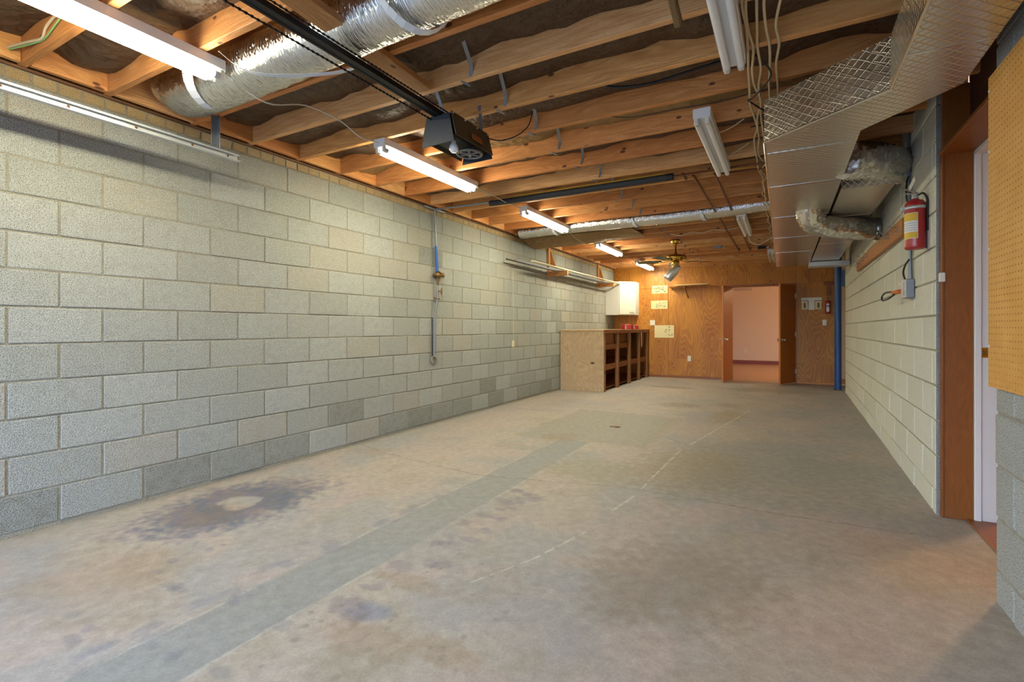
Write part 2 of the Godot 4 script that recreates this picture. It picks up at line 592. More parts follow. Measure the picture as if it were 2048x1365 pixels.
func make_materials() -> void:
	M.pit_normal = normal_noise(21, 0.09, 5.0, 512, 3)
	M.scrim = scrim_normal()
	M.block = [
		block_mat(1, h("a9aaa2"), h("5c5d5a"), h("9f9f95")),
		block_mat(2, h("a6a79e"), h("585956"), h("a8a495")),
		block_mat(3, h("adaea6"), h("61625f"), h("a2a298")),
		block_mat(4, h("a4a59c"), h("565754"), h("9d9c91")),
		block_mat(5, h("aba89c"), h("5e5d58"), h("aba28d"))]
	M.block_dirty = [block_mat(21, h("9b9c93"), h("4e4e4a"), h("8c8a7d")), block_mat(22, h("96968c"), h("4a4a46"), h("868374"))]
	M.block_painted = [
		block_mat(11, h("d6d4c2"), h("aaa796"), h("d0cdba")),
		block_mat(12, h("d2d0be"), h("a5a291"), h("d5d1bd")),
		block_mat(13, h("d8d6c6"), h("afac9b"), h("d0ceBc"))]
	M.block_raw = block_mat(14, h("8c8b88"), h("4c4c4c"), h("83827e"))
	M.mortar = block_mat(15, h("9a9482"), h("6e695c"), h("8d8470"))
	M.mortar_painted = block_mat(16, h("a49e8b"), h("827d6c"), h("9b947e"))
	M.brick = [block_mat(17, h("b39c74"), h("8a7350"), h("a98f66")), block_mat(18, h("ab9267"), h("806a48"), h("b39a70"))]
	var w1 := wood_texture(41, h("e0a766"), h("b07438"), h("c78a49"), 4)
	var w2 := wood_texture(42, h("df9f60"), h("b37035"), h("c9864b"), 5)
	var w3 := wood_texture(43, h("e6b27a"), h("ba7d42"), h("d09859"), 3)
	M.joist = [wood_mat(w1), wood_mat(w2), wood_mat(w3), wood_mat(w1, 0.62, h("f2e0d2")), wood_mat(w2, 0.62, h("efe2d2"))]
	M.board = wood_mat(w3, 0.7, h("d8cdbb"))
	M.cleat = wood_mat(w3, 0.65, h("eee2c4"))
	M.jamb = wood_mat(wood_texture(44, h("8f531c"), h("784413"), h("834b17"), 0, 512, 128), 0.42, Color.WHITE, 1.0, 3.0)
	M.door = wood_mat(wood_texture(45, h("b3692c"), h("93501d"), h("a25a22"), 0, 512, 128), 0.38, Color.WHITE, 1.0, 2.0)
	M.door_edge = wood_mat(w3, 0.5, h("e3b98a"))
	M.bench_panel = wood_mat(wood_texture(46, h("c3a77f"), h("a78a62"), h("b39770"), 1, 512, 192), 0.7, Color.WHITE, 1.0, 1.0)
	M.bench_wood = wood_mat(w1, 0.75, h("b39a7c"))
	M.bench_post = wood_mat(w3, 0.8, h("a89c8c"))
	M.panelling = wood_mat(w1, 0.75, h("543528"))
	M.ply = []
	for k in 2:
		var m := plain(Color.WHITE, 0.5)
		m.albedo_texture = plywood_texture(61 + k * 10, h("b97d24"), h("965a18"), h("58340f"))
		m.uv1_scale = Vector3(1.0 / 1.22, 1.0 / 2.44, 1)
		M.ply.append(m)
	M.kraft = plain(h("523b26"), 0.55)
	M.kraft.normal_enabled = true
	M.kraft.normal_texture = normal_noise(33, 0.02, 8.0, 256, 4)
	M.kraft.uv1_triplanar = true
	M.kraft.uv1_scale = Vector3.ONE * 1.5
	M.kraft_tan = plain(h("8f7043"), 0.6)
	M.kraft_tan.normal_enabled = true
	M.kraft_tan.normal_texture = M.kraft.normal_texture
	M.kraft_tan.uv1_triplanar = true
	M.subfloor = wood_mat(w2, 0.8)
	M.foil = foil_mat(11.0, h("dcd8d0"), 0.26)
	M.foil_plain = plain(h("dcd9d2"), 0.2, 1.0)
	M.flex = plain(h("dedcd8"), 0.24, 1.0)
	M.flex.normal_enabled = true
	M.flex.normal_texture = normal_noise(51, 0.03, 6.0, 256, 3)
	M.flex.normal_scale = 1.0
	M.flex.uv1_triplanar = true
	M.flex.uv1_scale = Vector3(9.0, 1.5, 1.5)
	M.flex_crinkle = plain(h("eeece8"), 0.2, 0.92)
	M.flex_crinkle.normal_enabled = true
	M.flex_crinkle.normal_texture = normal_noise(52, 0.02, 14.0, 256, 2, FastNoiseLite.TYPE_CELLULAR)
	M.flex_crinkle.normal_scale = 0.55
	M.flex_crinkle.uv1_triplanar = true
	M.flex_crinkle.uv1_scale = Vector3.ONE * 2.2
	M.galv = plain(h("c9cccd"), 0.4, 0.5)
	M.galv_dull = plain(h("8b9096"), 0.5, 0.7)
	M.black = plain(h("17171a"), 0.4, 0.3)
	M.case = plain(h("3a3e48"), 0.45, 0.3)
	M.case_side = plain(h("5a5038"), 0.5, 0.3)
	M.white_metal = plain(h("e6e6e2"), 0.4)
	M.white_paint = plain(h("dbd9d0"), 0.45)
	M.white_plastic = plain(h("dcd8c8"), 0.4)
	M.almond = plain(h("d2c7a2"), 0.45)
	M.cord = plain(h("d9d2c0"), 0.6)
	M.romex = plain(h("c9b28a"), 0.55)
	M.green_wire = plain(h("7fae66"), 0.55)
	M.rubber = plain(h("1c1b1a"), 0.6)
	M.copper = plain(h("7a4a2c"), 0.4, 0.8)
	M.brass = plain(h("c9a24a"), 0.18, 1.0)
	M.aged_brass = plain(h("7d6138"), 0.45, 0.8)
	M.chrome = plain(h("dedcd6"), 0.25, 0.9)
	M.red = plain(h("a3161c"), 0.25)
	M.red.clearcoat_enabled = true
	M.red.clearcoat = 0.6
	M.blue = plain(h("1b457c"), 0.4)
	M.orange = plain(h("d06a24"), 0.5)
	M.yellow = plain(h("d9b02c"), 0.5)
	M.paper = plain(h("d8c895"), 0.85)
	M.paper_pale = plain(h("ddcf9f"), 0.85)
	M.ink = plain(h("6d6c55"), 0.85)
	M.ink_blue = plain(h("7f8a78"), 0.85)
	M.peg = plain(Color.WHITE, 0.6)
	var pt := NoiseTexture2D.new()
	pt.noise = FastNoiseLite.new()
	pt.noise.frequency = 0.02
	pt.seamless = true
	var gr := Gradient.new()
	gr.colors = PackedColorArray([h("c68f40"), h("d29d52")])
	pt.color_ramp = gr
	pt.width = 256
	pt.height = 256
	M.peg.albedo_texture = pt
	M.peg.uv1_triplanar = true
	M.drywall = plain(h("d2b898"), 0.9)
	M.base_red = plain(h("7c3a2c"), 0.5)
	M.oak = wood_mat(wood_texture(47, h("c79a62"), h("9f7040"), h("b28450"), 0, 512, 128), 0.28, Color.WHITE, 0.8, 2.0)
	M.label_white = plain(h("dcd9d0"), 0.5)
	M.strap = plain(h("c9ccd2"), 0.5)
	M.concrete = block_mat(19, h("a8a296"), h("827d72"), h("9c9484"))
	M.tube_off = plain(h("e8e8e4"), 0.25)
	M.lit = glow(Color(1.0, 0.975, 0.85), 42.0)
	M.bulb_off = plain(h("f0f0ee"), 0.25)
	M.rust = plain(h("6e4a2f"), 0.7, 0.3)
	M.grey_wood = wood_mat(w1, 0.8, h("8d9490"))

# ------------------------------------------------------------------ run
func _ready() -> void:
	rng.seed = 20240
	make_view()
	make_materials()
	make_shell()
	make_left_wall()
	make_right_wall()
	make_end_wall()
	make_ceiling()
	make_ducts()
	make_lights()
	make_opener()
	make_doorway()
	make_left_fittings()
	make_end_fittings()
	make_right_fittings()
	make_overhead()
	make_bench()

func make_view() -> void:
	var cam := Camera3D.new()
	cam.name = "camera"
	add_child(cam)
	cam.position = Vector3(3.671, 1.124, 0)
	cam.rotation.y = deg_to_rad(27.793)
	var near := 0.05
	cam.set_frustum(near * 1365.0 / F, Vector2(-42.0, -25.5) * near / F, near, 100.0)
	cam.current = true
	var env := Environment.new()
	env.tonemap_mode = Environment.TONE_MAPPER_LINEAR
	env.tonemap_exposure = 1.24
	env.sdfgi_enabled = true
	env.ssao_enabled = true
	env.ssil_enabled = true
	env.background_mode = Environment.BG_SKY
	var sky := Sky.new()
	var sm := ProceduralSkyMaterial.new()
	sm.sky_top_color = h("98b4e4")
	sm.sky_horizon_color = h("c6d3e6")
	sm.ground_horizon_color = h("a9adb0")
	sm.ground_bottom_color = h("8a8a86")
	sm.sky_energy_multiplier = 3.2
	sky.sky_material = sm
	env.sky = sky
	var we := WorldEnvironment.new()
	we.name = "environment"
	we.environment = env
	add_child(we)

# ------------------------------------------------------------------ shell
func make_shell() -> void:
	var st := S()
	# garage slab: top face carries the stain map, with a second channel for grain
	var fm := plain(Color.WHITE, 0.62)
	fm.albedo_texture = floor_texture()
	fm.detail_enabled = true
	fm.detail_albedo = grain_texture()
	fm.detail_blend_mode = BaseMaterial3D.BLEND_MODE_MUL
	fm.detail_uv_layer = BaseMaterial3D.DETAIL_UV_2
	fm.uv2_scale = Vector3(1.6, 1.6, 1.6)
	fm.normal_enabled = true
	fm.normal_texture = normal_noise(71, 0.03, 1.6, 512, 5)
	fm.normal_scale = 0.25
	var uv := func(x: float, t: float) -> Vector2: return Vector2((x + 0.1) / 5.0, (11.4 - t) / 13.2)
	var x0 := -0.1
	var x1 := 4.64
	var top := [P(x0, 0, -1.8), P(x1, 0, -1.8), P(x1, 0, 11.2), P(x0, 0, 11.2)]
	for k in [0, 2, 1, 0, 3, 2]:
		var p: Vector3 = top[k]
		st.set_uv(uv.call(p.x, -p.z))
		st.set_uv2(Vector2(p.x, p.z))
		st.add_vertex(p)
	st.set_uv2(Vector2.ZERO)
	var e := P(x0, 0, -1.8)
	for q in [[x0, x0, -1.8, 11.2, Vector3.LEFT], [x1, x1, -1.8, 11.2, Vector3.RIGHT], [x0, x1, -1.8, -1.8, Vector3.BACK], [x0, x1, 11.2, 11.2, Vector3.FORWARD]]:
		poly(st, [P(q[0], 0, q[2]), P(q[1], 0, q[3]), P(q[1], -0.12, q[3]), P(q[0], -0.12, q[2])], q[4], [uv.call(q[0], q[2]), uv.call(q[1], q[3]), uv.call(q[1], q[3]), uv.call(q[0], q[2])])
	poly(st, [P(x0, -0.12, -1.8), P(x1, -0.12, -1.8), P(x1, -0.12, 11.2), P(x0, -0.12, 11.2)], Vector3.DOWN, [Vector2.ZERO, Vector2.ZERO, Vector2.ZERO, Vector2.ZERO])
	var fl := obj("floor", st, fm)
	tag(fl, "stained bare concrete garage slab with patched trench", "floor", "", "structure")
	# front wall behind the camera with the wide garage opening
	st = S()
	rbox(st, -0.2, 0.35, 0, 2.9, -1.8, -1.6, 0)
	rbox(st, 3.75, 4.75, 0, 2.9, -1.8, -1.6, 0)
	rbox(st, 0.35, 3.75, 2.15, 2.9, -1.8, -1.6, 0)
	tag(obj("wall_front", st, M.block[0]), "block wall around the wide garage door opening", "wall", "", "structure")
	st = S()
	rbox(st, -6.0, 9.0, -0.14, -0.02, -14.0, -1.8, 0)
	tag(obj("driveway", st, M.concrete), "pale concrete driveway outside the garage opening", "driveway", "", "structure")
	# room behind the double doors
	st = S()
	rbox(st, -1.0, 6.5, -0.1, 0.0, 11.2, 16.7, 0)
	tag(obj("floor_back_room", st, M.oak), "polished oak floor of the room behind the double doors", "floor", "", "structure")
	st = S()
	rbox(st, -1.0, 6.5, 0, 2.6, 16.6, 16.75, 0)
	rbox(st, -1.1, -1.0, 0, 2.6, 11.2, 16.75, 0)
	rbox(st, 6.5, 6.6, 0, 2.6, 11.2, 16.75, 0)
	tag(obj("wall_back_room", st, M.drywall), "plain peach painted walls of the room behind the doors", "wall", "", "structure")
	st = S()
	rbox(st, -1.0, 6.5, 0.0, 0.11, 16.58, 16.6, 0.004)
	tag(obj("baseboard_back_room", st, M.base_red), "reddish brown baseboard along the peach wall", "baseboard", "", "structure")
	st = S()
	rbox(st, -1.1, 6.6, 2.6, 2.7, 11.2, 16.75, 0)
	tag(obj("ceiling_back_room", st, M.white_paint), "white ceiling of the room behind the doors", "ceiling", "", "structure")
	# side room to the right
	st = S()
	rbox(st, 4.64, 8.2, -0.1, 0.0, 0.6, 10.2, 0)
	tag(obj("floor_side_room", st, M.oak), "golden oak floor seen through the side doorway", "floor", "", "structure")
	st = S()
	rbox(st, 8.2, 8.3, 0, 2.6, 0.6, 10.2, 0)
	rbox(st, 4.76, 8.3, 0, 2.6, 0.5, 0.6, 0)
	rbox(st, 4.76, 8.3, 0, 2.6, 10.2, 10.3, 0)
	tag(obj("wall_side_room", st, M.white_paint), "white painted walls of the room beyond the side doorway", "wall", "", "structure")
	st = S()
	rbox(st, 4.76, 8.3, 2.6, 2.7, 0.5, 10.3, 0)
	tag(obj("ceiling_side_room", st, M.white_paint), "white ceiling of the room beyond the side doorway", "ceiling", "", "structure")

func rand_uv() -> Vector2:
	return Vector2(rng.randf() * 2.4, rng.randf() * 0.3)

func make_left_wall() -> void:
	var wl := thing("wall_left", "long grey concrete block wall with a tan brick cap course", "wall", Vector3.ZERO, "", "structure")
	var st := S()
	rbox(st, -0.2, -0.005, -0.1, 2.46, -1.6, 11.2, 0)
	rbox(st, -0.2, -0.006, 2.46, 2.53, -1.6, 11.2, 0)
	obj("mortar", st, M.mortar, wl)
	var variants := []
	for k in 8:
		var s := S()
		cbox(s, Vector3(-0.02, 0, 0), Vector3(0.04, 0.1932 + rng.randf_range(-0.002, 0.002), 0.3964 + rng.randf_range(-0.003, 0.002)), rng.randf_range(0.0025, 0.0045), 2)
		variants.append(mesh(s))
	var halves := S()
	cbox(halves, Vector3(-0.02, 0, 0), Vector3(0.04, 0.1932, 0.193), 0.004, 2)
	var rest := S()
	for c in 12:
		var y0 := 0.2253 + 0.2032 * (c - 1)
		var hgt := 0.2032
		var start := 1.362 if c % 2 == 1 else 1.165
		var k0 := int(floor((-1.6 - start) / 0.4064))
		for k in range(k0, 26):
			var t := start + 0.4064 * (k + 0.5)
			if t > 11.15 or t < -1.6:
				continue
			var far := t + 0.2032 > 11.16
			var hidden := (t > 8.1 and c < 5) or t < 0.72
			var wob := rng.randf_range(-0.002, 0.0025)
			if hidden:
				cbox(rest, P(-0.02, y0 + hgt / 2, t), Vector3(0.04, 0.1932, 0.3964), 0.0, 2)
				continue
			var m: Mesh = variants[rng.randi() % 8]
			var o := put("block", m, M.block_dirty[rng.randi() % 2] if rng.randf() < [0.6, 0.15, 0.08, 0.03][mini(c, 3)] else M.block[rng.randi() % 5], wl, P(wob, y0 + hgt / 2, t))
			if far:
				o.scale.z = (11.15 - (t - 0.1982)) / 0.3964
				o.position.z = -(t - 0.1982 + 11.15) / 2
	var r := obj("block_course", rest, M.block[3], wl)
	r.set_meta("kind", "stuff")
	# tan header bricks on top
	var bs := S()
	cbox(bs, Vector3(-0.03, 0, 0), Vector3(0.06, 0.058, 0.097), 0.004, 2)
	var bm := mesh(bs)
	for k in 96:
		var t := 0.78 + 0.108 * k
		if t > 11.1:
			break
		put("brick", bm, M.brick[rng.randi() % 2], wl, P(rng.randf_range(-0.002, 0.004), 2.495, t))

func wall_u(k: float) -> float:
	# depth of the k-th upright joint of the right wall
	var u := 1.0 / (3.891e-3 + k * 0.467e-3)
	var a := (1572.0 + u - 1066.0) / F
	var th := deg_to_rad(27.793)
	var dx := a * cos(th) - sin(th)
	var dt := a * sin(th) + cos(th)
	# x = 3.671 + s dx, t = s dt, x = 4.497 + 0.0165 (t - 3.7)
	var s := (RX0 - 3.671 - RXS * 3.7) / (dx - RXS * dt)
	return s * dt

func rx(t: float) -> float:
	return RX0 + RXS * (t - 3.7)

func make_right_wall() -> void:
	var wr := thing("wall_right", "cream painted concrete block wall with a raw grey end", "wall", Vector3.ZERO, "", "structure")
	var st := S()
	var e0 := 3.69
	var e1 := 10.02
	slab(st, [[rx(e0) + 0.012, e0 + 0.006], [rx(e1) + 0.012, e1 - 0.006], [rx(e1) + 0.15, e1 - 0.006], [rx(e0) + 0.15, e0 + 0.006]], -0.1, 2.9)
	obj("mortar", st, M.mortar_painted, wr)
	var ys := [-0.07]
	for k in 13:
		ys.append(0.141 + 0.212 * k)
	var slope := atan(RXS)
	for c in ys.size() - 1:
		var cuts := [e0]
		for k in range(-2, 12):
			var t := wall_u(k + (0.5 if c % 2 == 1 else 0.0))
			if t > e0 + 0.08 and t < e1 - 0.1:
				cuts.append(t)
		cuts.append(e1)
		for k in cuts.size() - 1:
			var a: float = cuts[k]
			var b: float = cuts[k + 1]
			var y0: float = ys[c]
			var y1: float = ys[c + 1]
			var mid := (a + b) / 2
			var s := S()
			cbox(s, Vector3(0.02, 0, 0), Vector3(0.04, y1 - y0 - 0.010, b - a - 0.026), 0.005, 2)
			var o := put("block", mesh(s), M.block_painted[rng.randi() % 3], wr, P(rx(mid) + rng.randf_range(-0.002, 0.002), (y0 + y1) / 2, mid))
			o.rotation.y = -slope
		# raw grey end of each course at the doorway
		var s2 := S()
		cbox(s2, Vector3.ZERO, Vector3(0.10, ys[c + 1] - ys[c] - 0.009, 0.06), 0.004, 0)
		put("end_block", mesh(s2), M.block_raw, wr, P(rx(e0) + 0.054, (ys[c] + ys[c + 1]) / 2, e0 + 0.024))
	# wall nearer the camera, past the doorway
	var wn := thing("wall_near", "grey block wall beside the doorway that carries the pegboard", "wall", Vector3.ZERO, "", "structure")
	st = S()
	rbox(st, 4.443, 4.64, -0.1, 2.9, -1.6, 2.64, 0)
	obj("mortar", st, M.mortar, wn)
	var rest := S()
	for c in 14:
		var y0 := 0.13 + 0.2155 * (c - 1)
		var s0 := 2.65 if c % 2 == 1 else 2.464
		var cuts := [2.65] if c % 2 == 1 else [2.65, 2.464]
		while cuts[-1] > -1.3:
			cuts.append(cuts[-1] - 0.43)
		for k in cuts.size() - 1:
			var a: float = cuts[k]
			var b: float = cuts[k + 1]
			if a > 1.2:
				var s := S()
				cbox(s, Vector3(0.02, 0, 0), Vector3(0.04, 0.2155 - 0.01, a - b - 0.01), 0.006, 2)
				put("block", mesh(s), M.block[rng.randi() % 4], wn, P(4.437 + rng.randf_range(-0.002, 0.002), y0 + 0.10775, (a + b) / 2))
			else:
				cbox(rest, P(4.457, y0 + 0.10775, (a + b) / 2), Vector3(0.04, 0.2055, a - b - 0.01), 0, 2)
	var r := obj("block_course", rest, M.block[1], wn)
	r.set_meta("kind", "stuff")

func make_end_wall() -> void:
	var wb := thing("wall_back", "amber plywood sheet wall at the far end of the garage", "wall", Vector3.ZERO, "", "structure")
	# sheets: x0, x1, y0, y1
	var sheets := [[0.0, 1.29, 0.05, 2.04], [1.293, 2.56, 0.05, 2.04], [0.0, 1.22, 2.045, 2.6], [1.223, 2.559, 2.045, 2.6], [2.563, 3.86, 2.045, 2.6], [3.87, 4.52, 0.03, 2.04], [3.862, 4.52, 2.045, 2.6]]
	var k := 0
	for q in sheets:
		var st := S()
		var uvo := Vector2(k * 0.37, k * 0.61)
		var x0: float = q[0]
		var x1: float = q[1]
		var y0: float = q[2]
		var y1: float = q[3]
		var w := x1 - x0
		var hh := y1 - y0
		# grain upright: u across the sheet, v up
		var c := P((x0 + x1) / 2, (y0 + y1) / 2, TB + 0.008)
		cbox(st, c, Vector3(w - 0.003, hh - 0.003, 0.016), 0.0015, 0, uvo)
		obj("plywood_sheet", st, M.ply[k % 2], wb)
		k += 1
	var st := S()
	rbox(st, 0.0, 2.6, 0, 2.9, TB + 0.016, TB + 0.05, 0)
	rbox(st, 3.86, 4.64, 0, 2.9, TB + 0.016, TB + 0.05, 0)
	rbox(st, 2.6, 3.86, 2.04, 2.9, TB + 0.016, TB + 0.05, 0)
	obj("framing", st, M.joist[1], wb)
	st = S()
	rbox(st, 0.84, 2.56, 0.0, 0.05, TB - 0.012, TB + 0.016, 0.002, 0, rand_uv())
	obj("sole_plate", st, M.jamb, wb)
	st = S()
	rbox(st, 1.2, 4.52, 2.50, 2.545, TB - 0.03, TB, 0.003, 0, rand_uv())
	obj("ledger", st, M.board, wb)
	# painted return wall behind the blue column
	st = S()
	rbox(st, 4.522, 5.6, 0, 2.6, TB, TB + 0.05, 0)
	tag(obj("wall_return", st, M.drywall), "narrow strip of peach painted wall behind the blue column", "wall", "", "structure")
	st = S()
	rbox(st, 4.522, 5.6, 0.03, 0.13, TB - 0.015, TB, 0.003)
	tag(obj("baseboard_return", st, M.board), "tan baseboard at the foot of the peach strip", "baseboard", "", "structure")
	st = S()
	rbox(st, 4.64, 5.6, -0.1, 0.0, 10.2, 11.2, 0)
	tag(obj("floor_return", st, M.concrete), "bare concrete floor behind the end of the cream block wall", "floor", "", "structure")
	st = S()
	rbox(st, 5.6, 5.7, 0, 2.6, 10.2, 11.2, 0)
	tag(obj("wall_recess", st, M.drywall), "peach side wall of the recess behind the block wall", "wall", "", "structure")
	st = S()
	rbox(st, 4.60, 5.75, 2.6, 2.7, 10.0, 11.25, 0)
	tag(obj("ceiling_recess", st, M.joist[0]), "plain wooden ceiling over the recess behind the block wall", "ceiling", "", "structure")
	# doors, swung open towards the camera
	door_leaf(1, Vector2(2.625, TB), Vector2(2.50, 10.555), -1.0, "amber flush door leaf, left of the pair, swung towards the plywood")
	door_leaf(2, Vector2(3.845, TB), Vector2(3.575, 10.63), 1.0, "reddish flush door leaf swung open beside the white hook board")
	st = S()
	rbox(st, 2.56, 2.625, 0, 2.04, TB - 0.004, TB + 0.12, 0.003, 1, rand_uv())
	rbox(st, 3.845, 3.87, 0, 2.04, TB - 0.004, TB + 0.12, 0.003, 1, rand_uv())
	rbox(st, 2.56, 3.87, 2.005, 2.045, TB - 0.006, TB + 0.12, 0.003, 0, rand_uv())
	tag(obj("trim_1", st, M.jamb), "thin dark wood frame around the double door opening", "door frame", "", "structure")

func door_leaf(n: int, hinge: Vector2, end: Vector2, side: float, label: String) -> void:
	var d := (end - hinge)
	var wdt := d.length()
	var root := thing("door_%d" % n, label, "door", P(hinge.x, 0, hinge.y), "", "structure")
	# local x runs from the hinge to the free edge
	root.rotation.y = atan2(d.y, d.x)
	var st := S()
	cbox(st, Vector3(wdt / 2, 1.01, side * 0.0175), Vector3(wdt - 0.004, 1.985, 0.035), 0.002, 1, rand_uv())
	obj("leaf", st, M.door, root)
	st = S()
	cbox(st, Vector3(wdt - 0.001, 1.01, side * 0.0175), Vector3(0.003, 1.98, 0.033), 0.0005, 1, rand_uv())
	obj("edge_strip", st, M.door_edge, root)
	for f in [-1.0, 1.0]:
		st = S()
		var z: float = side * 0.0175 + f * 0.0175
		lathe(st, [[0.0, 0.0], [0.033, 0.0], [0.033, 0.004], [0.02, 0.008], [0.011, 0.012], [0.011, 0.032], [0.02, 0.036], [0.029, 0.046], [0.03, 0.056], [0.022, 0.066], [0.0, 0.07]], Transform3D(Basis(Vector3.RIGHT, Vector3(0, 0, f), Vector3(0, -f, 0)), Vector3(wdt - 0.07, 0.895, z)), 16)
		obj("knob", st, M.chrome, root)
	for y in [0.25, 1.0, 1.78]:
		st = S()
		cbox(st, Vector3(0.012, y, side * 0.0175 - side * 0.0185), Vector3(0.05, 0.09, 0.004), 0.001)
		tube(st, [Vector3(-0.004, y - 0.045, -side * 0.004), Vector3(-0.004, y + 0.045, -side * 0.004)], 0.007, 8)
		obj("hinge", st, M.galv, root)

# ------------------------------------------------------------------ ceiling
func make_ceiling() -> void:
	var ce := thing("ceiling", "open ceiling of bare wooden joists with dark paper insulation", "ceiling", Vector3.ZERO, "", "structure")
	var st := S()
	rbox(st, -0.2, 4.76, 2.78, 2.9, -1.8, 11.3, 0)
	obj("subfloor", st, M.subfloor, ce)
	var variants := []
	for k in 7:
		var s := S()
		cbox(s, Vector3.ZERO, Vector3(4.66, 0.235, 0.038), 0.003, 0, rand_uv())
		variants.append(mesh(s))
	var i := 0
	for t in JOISTS:
		put("joist", variants[i % 7], M.joist[(i * 3) % 5], ce, P(2.33, JB + 0.1175, t - 0.019))
		i += 1
	# paper faced batts between the joists, sagging a little
	var n := FastNoiseLite.new()
	n.seed = 9
	n.frequency = 1.0
	n.fractal_octaves = 3
	for j in JOISTS.size() - 1:
		var a: float = JOISTS[j] + 0.001
		var b: float = JOISTS[j + 1] - 0.039
		if b - a < 0.15 or absf(a - 1.401) < 0.01:
			continue
		var s := S()
		s.set_smooth_group(1)
		var nx := 46
		var nt := 6
		var hgt := func(iu: int, iv: int) -> Vector3:
			var x := 0.06 + (4.52 - 0.06) * iu / nx
			var v := float(iv) / nt
			var t := lerpf(a, b, v)
			var sag := sin(PI * v)
			var edge := n.get_noise_2d(x * 1.6, j * 7.0 + (0.0 if v < 0.5 else 30.0)) * 0.05
			var y := JB + 0.125 + edge - sag * (0.022 + 0.03 * n.get_noise_2d(x * 0.9, j * 3.0 + 100.0)) + n.get_noise_2d(x * 7.0, t * 9.0) * 0.008
			return P(x, y, t)
		for iu in nx:
			for iv in nt:
				var p0: Vector3 = hgt.call(iu, iv)
				var p1: Vector3 = hgt.call(iu + 1, iv)
				var p2: Vector3 = hgt.call(iu + 1, iv + 1)
				var p3: Vector3 = hgt.call(iu, iv + 1)
				poly(s, [p0, p1, p2, p3], Vector3.DOWN, [Vector2.ZERO, Vector2.ZERO, Vector2.ZERO, Vector2.ZERO])
		obj("insulation_paper", s, M.kraft_tan if j in [11] else M.kraft, ce)
	# rim boards closing the bays over the left wall, sill and rusty shield
	for j in JOISTS.size() - 1:
		var a: float = JOISTS[j] + 0.001
		var b: float = JOISTS[j + 1] - 0.039
		if b < 0.5 or b - a < 0.15:
			continue
		var s := S()
		cbox(s, P(0.05, JB + 0.09, (a + b) / 2), Vector3(0.035, 0.18, b - a), 0.002, 2, rand_uv())
		obj("blocking", s, M.joist[j % 5], ce)
	st = S()
	rbox(st, -0.2, 0.012, 2.529, 2.544, -1.6, 11.15, 0.002, 2)
	obj("sill_shield", st, M.rust, ce)
	st = S()
	rbox(st, -0.2, -0.16, 2.53, 2.78, -1.6, 11.2, 0)
	obj("rim_joist", st, M.joist[2], ce)
	# steel cross bridging
	for j in JOISTS.size() - 1:
		if JOISTS[j] < 1.8 or JOISTS[j] > 10.2:
			continue
		var a: float = JOISTS[j]
		var b: float = JOISTS[j + 1] - 0.040
		var s := S()
		var x := 2.14 + rng.randf_range(-0.03, 0.03)
		bar(s, P(x + 0.08, JB + 0.17, a + 0.004), P(x - 0.04, JB + 0.055, b - 0.02), 0.022, 0.003, Vector3.UP, 0.0005)
		bar(s, P(x - 0.04, JB + 0.055, b - 0.02), P(x - 0.06, JB + 0.008, b + 0.0), 0.022, 0.003, Vector3.UP, 0.0005)
		bar(s, P(x - 0.13, JB + 0.002, b + 0.004), P(x - 0.10, JB - 0.012, b + 0.055), 0.02, 0.003, Vector3.UP, 0.0005)
		obj("bridging_strap", s, M.galv_dull, ce)

# ------------------------------------------------------------------ ducts
func foil_duct(called: String, label: String, outline: Array, y0: float, y1: float, seams: Array, left_run: Array) -> void:
	var root := thing(called, label, "duct")
	var st := S()
	slab(st, outline, y0, y1)
	obj("board", st, M.foil, root)
	for s in seams:
		st = S()
		bar(st, P(s[0], y0 - 0.001, s[1]), P(s[2], y0 - 0.001, s[3]), s[4], 0.003, Vector3.UP, 0.0005)
		obj("tape_seam", st, M.foil_plain, root)
	for k in left_run.size() - 1:
		st = S()
		var a: Array = left_run[k]
		var b: Array = left_run[k + 1]
		bar(st, P(a[0], y0, a[1]), P(b[0], y0, b[1]), 0.012, 0.012, Vector3.UP, 0.004)
		obj("edge_tape", st, M.foil_plain, root)

func crinkle(a: float, b: float, amp: float, sd: int) -> Callable:
	var n := FastNoiseLite.new()
	n.seed = sd
	n.frequency = 1.0
	return func(f: float) -> float:
		return lerpf(a, b, f) * (1.0 + amp * sin(f * 260.0) + amp * 2.0 * n.get_noise_1d(f * 30.0))

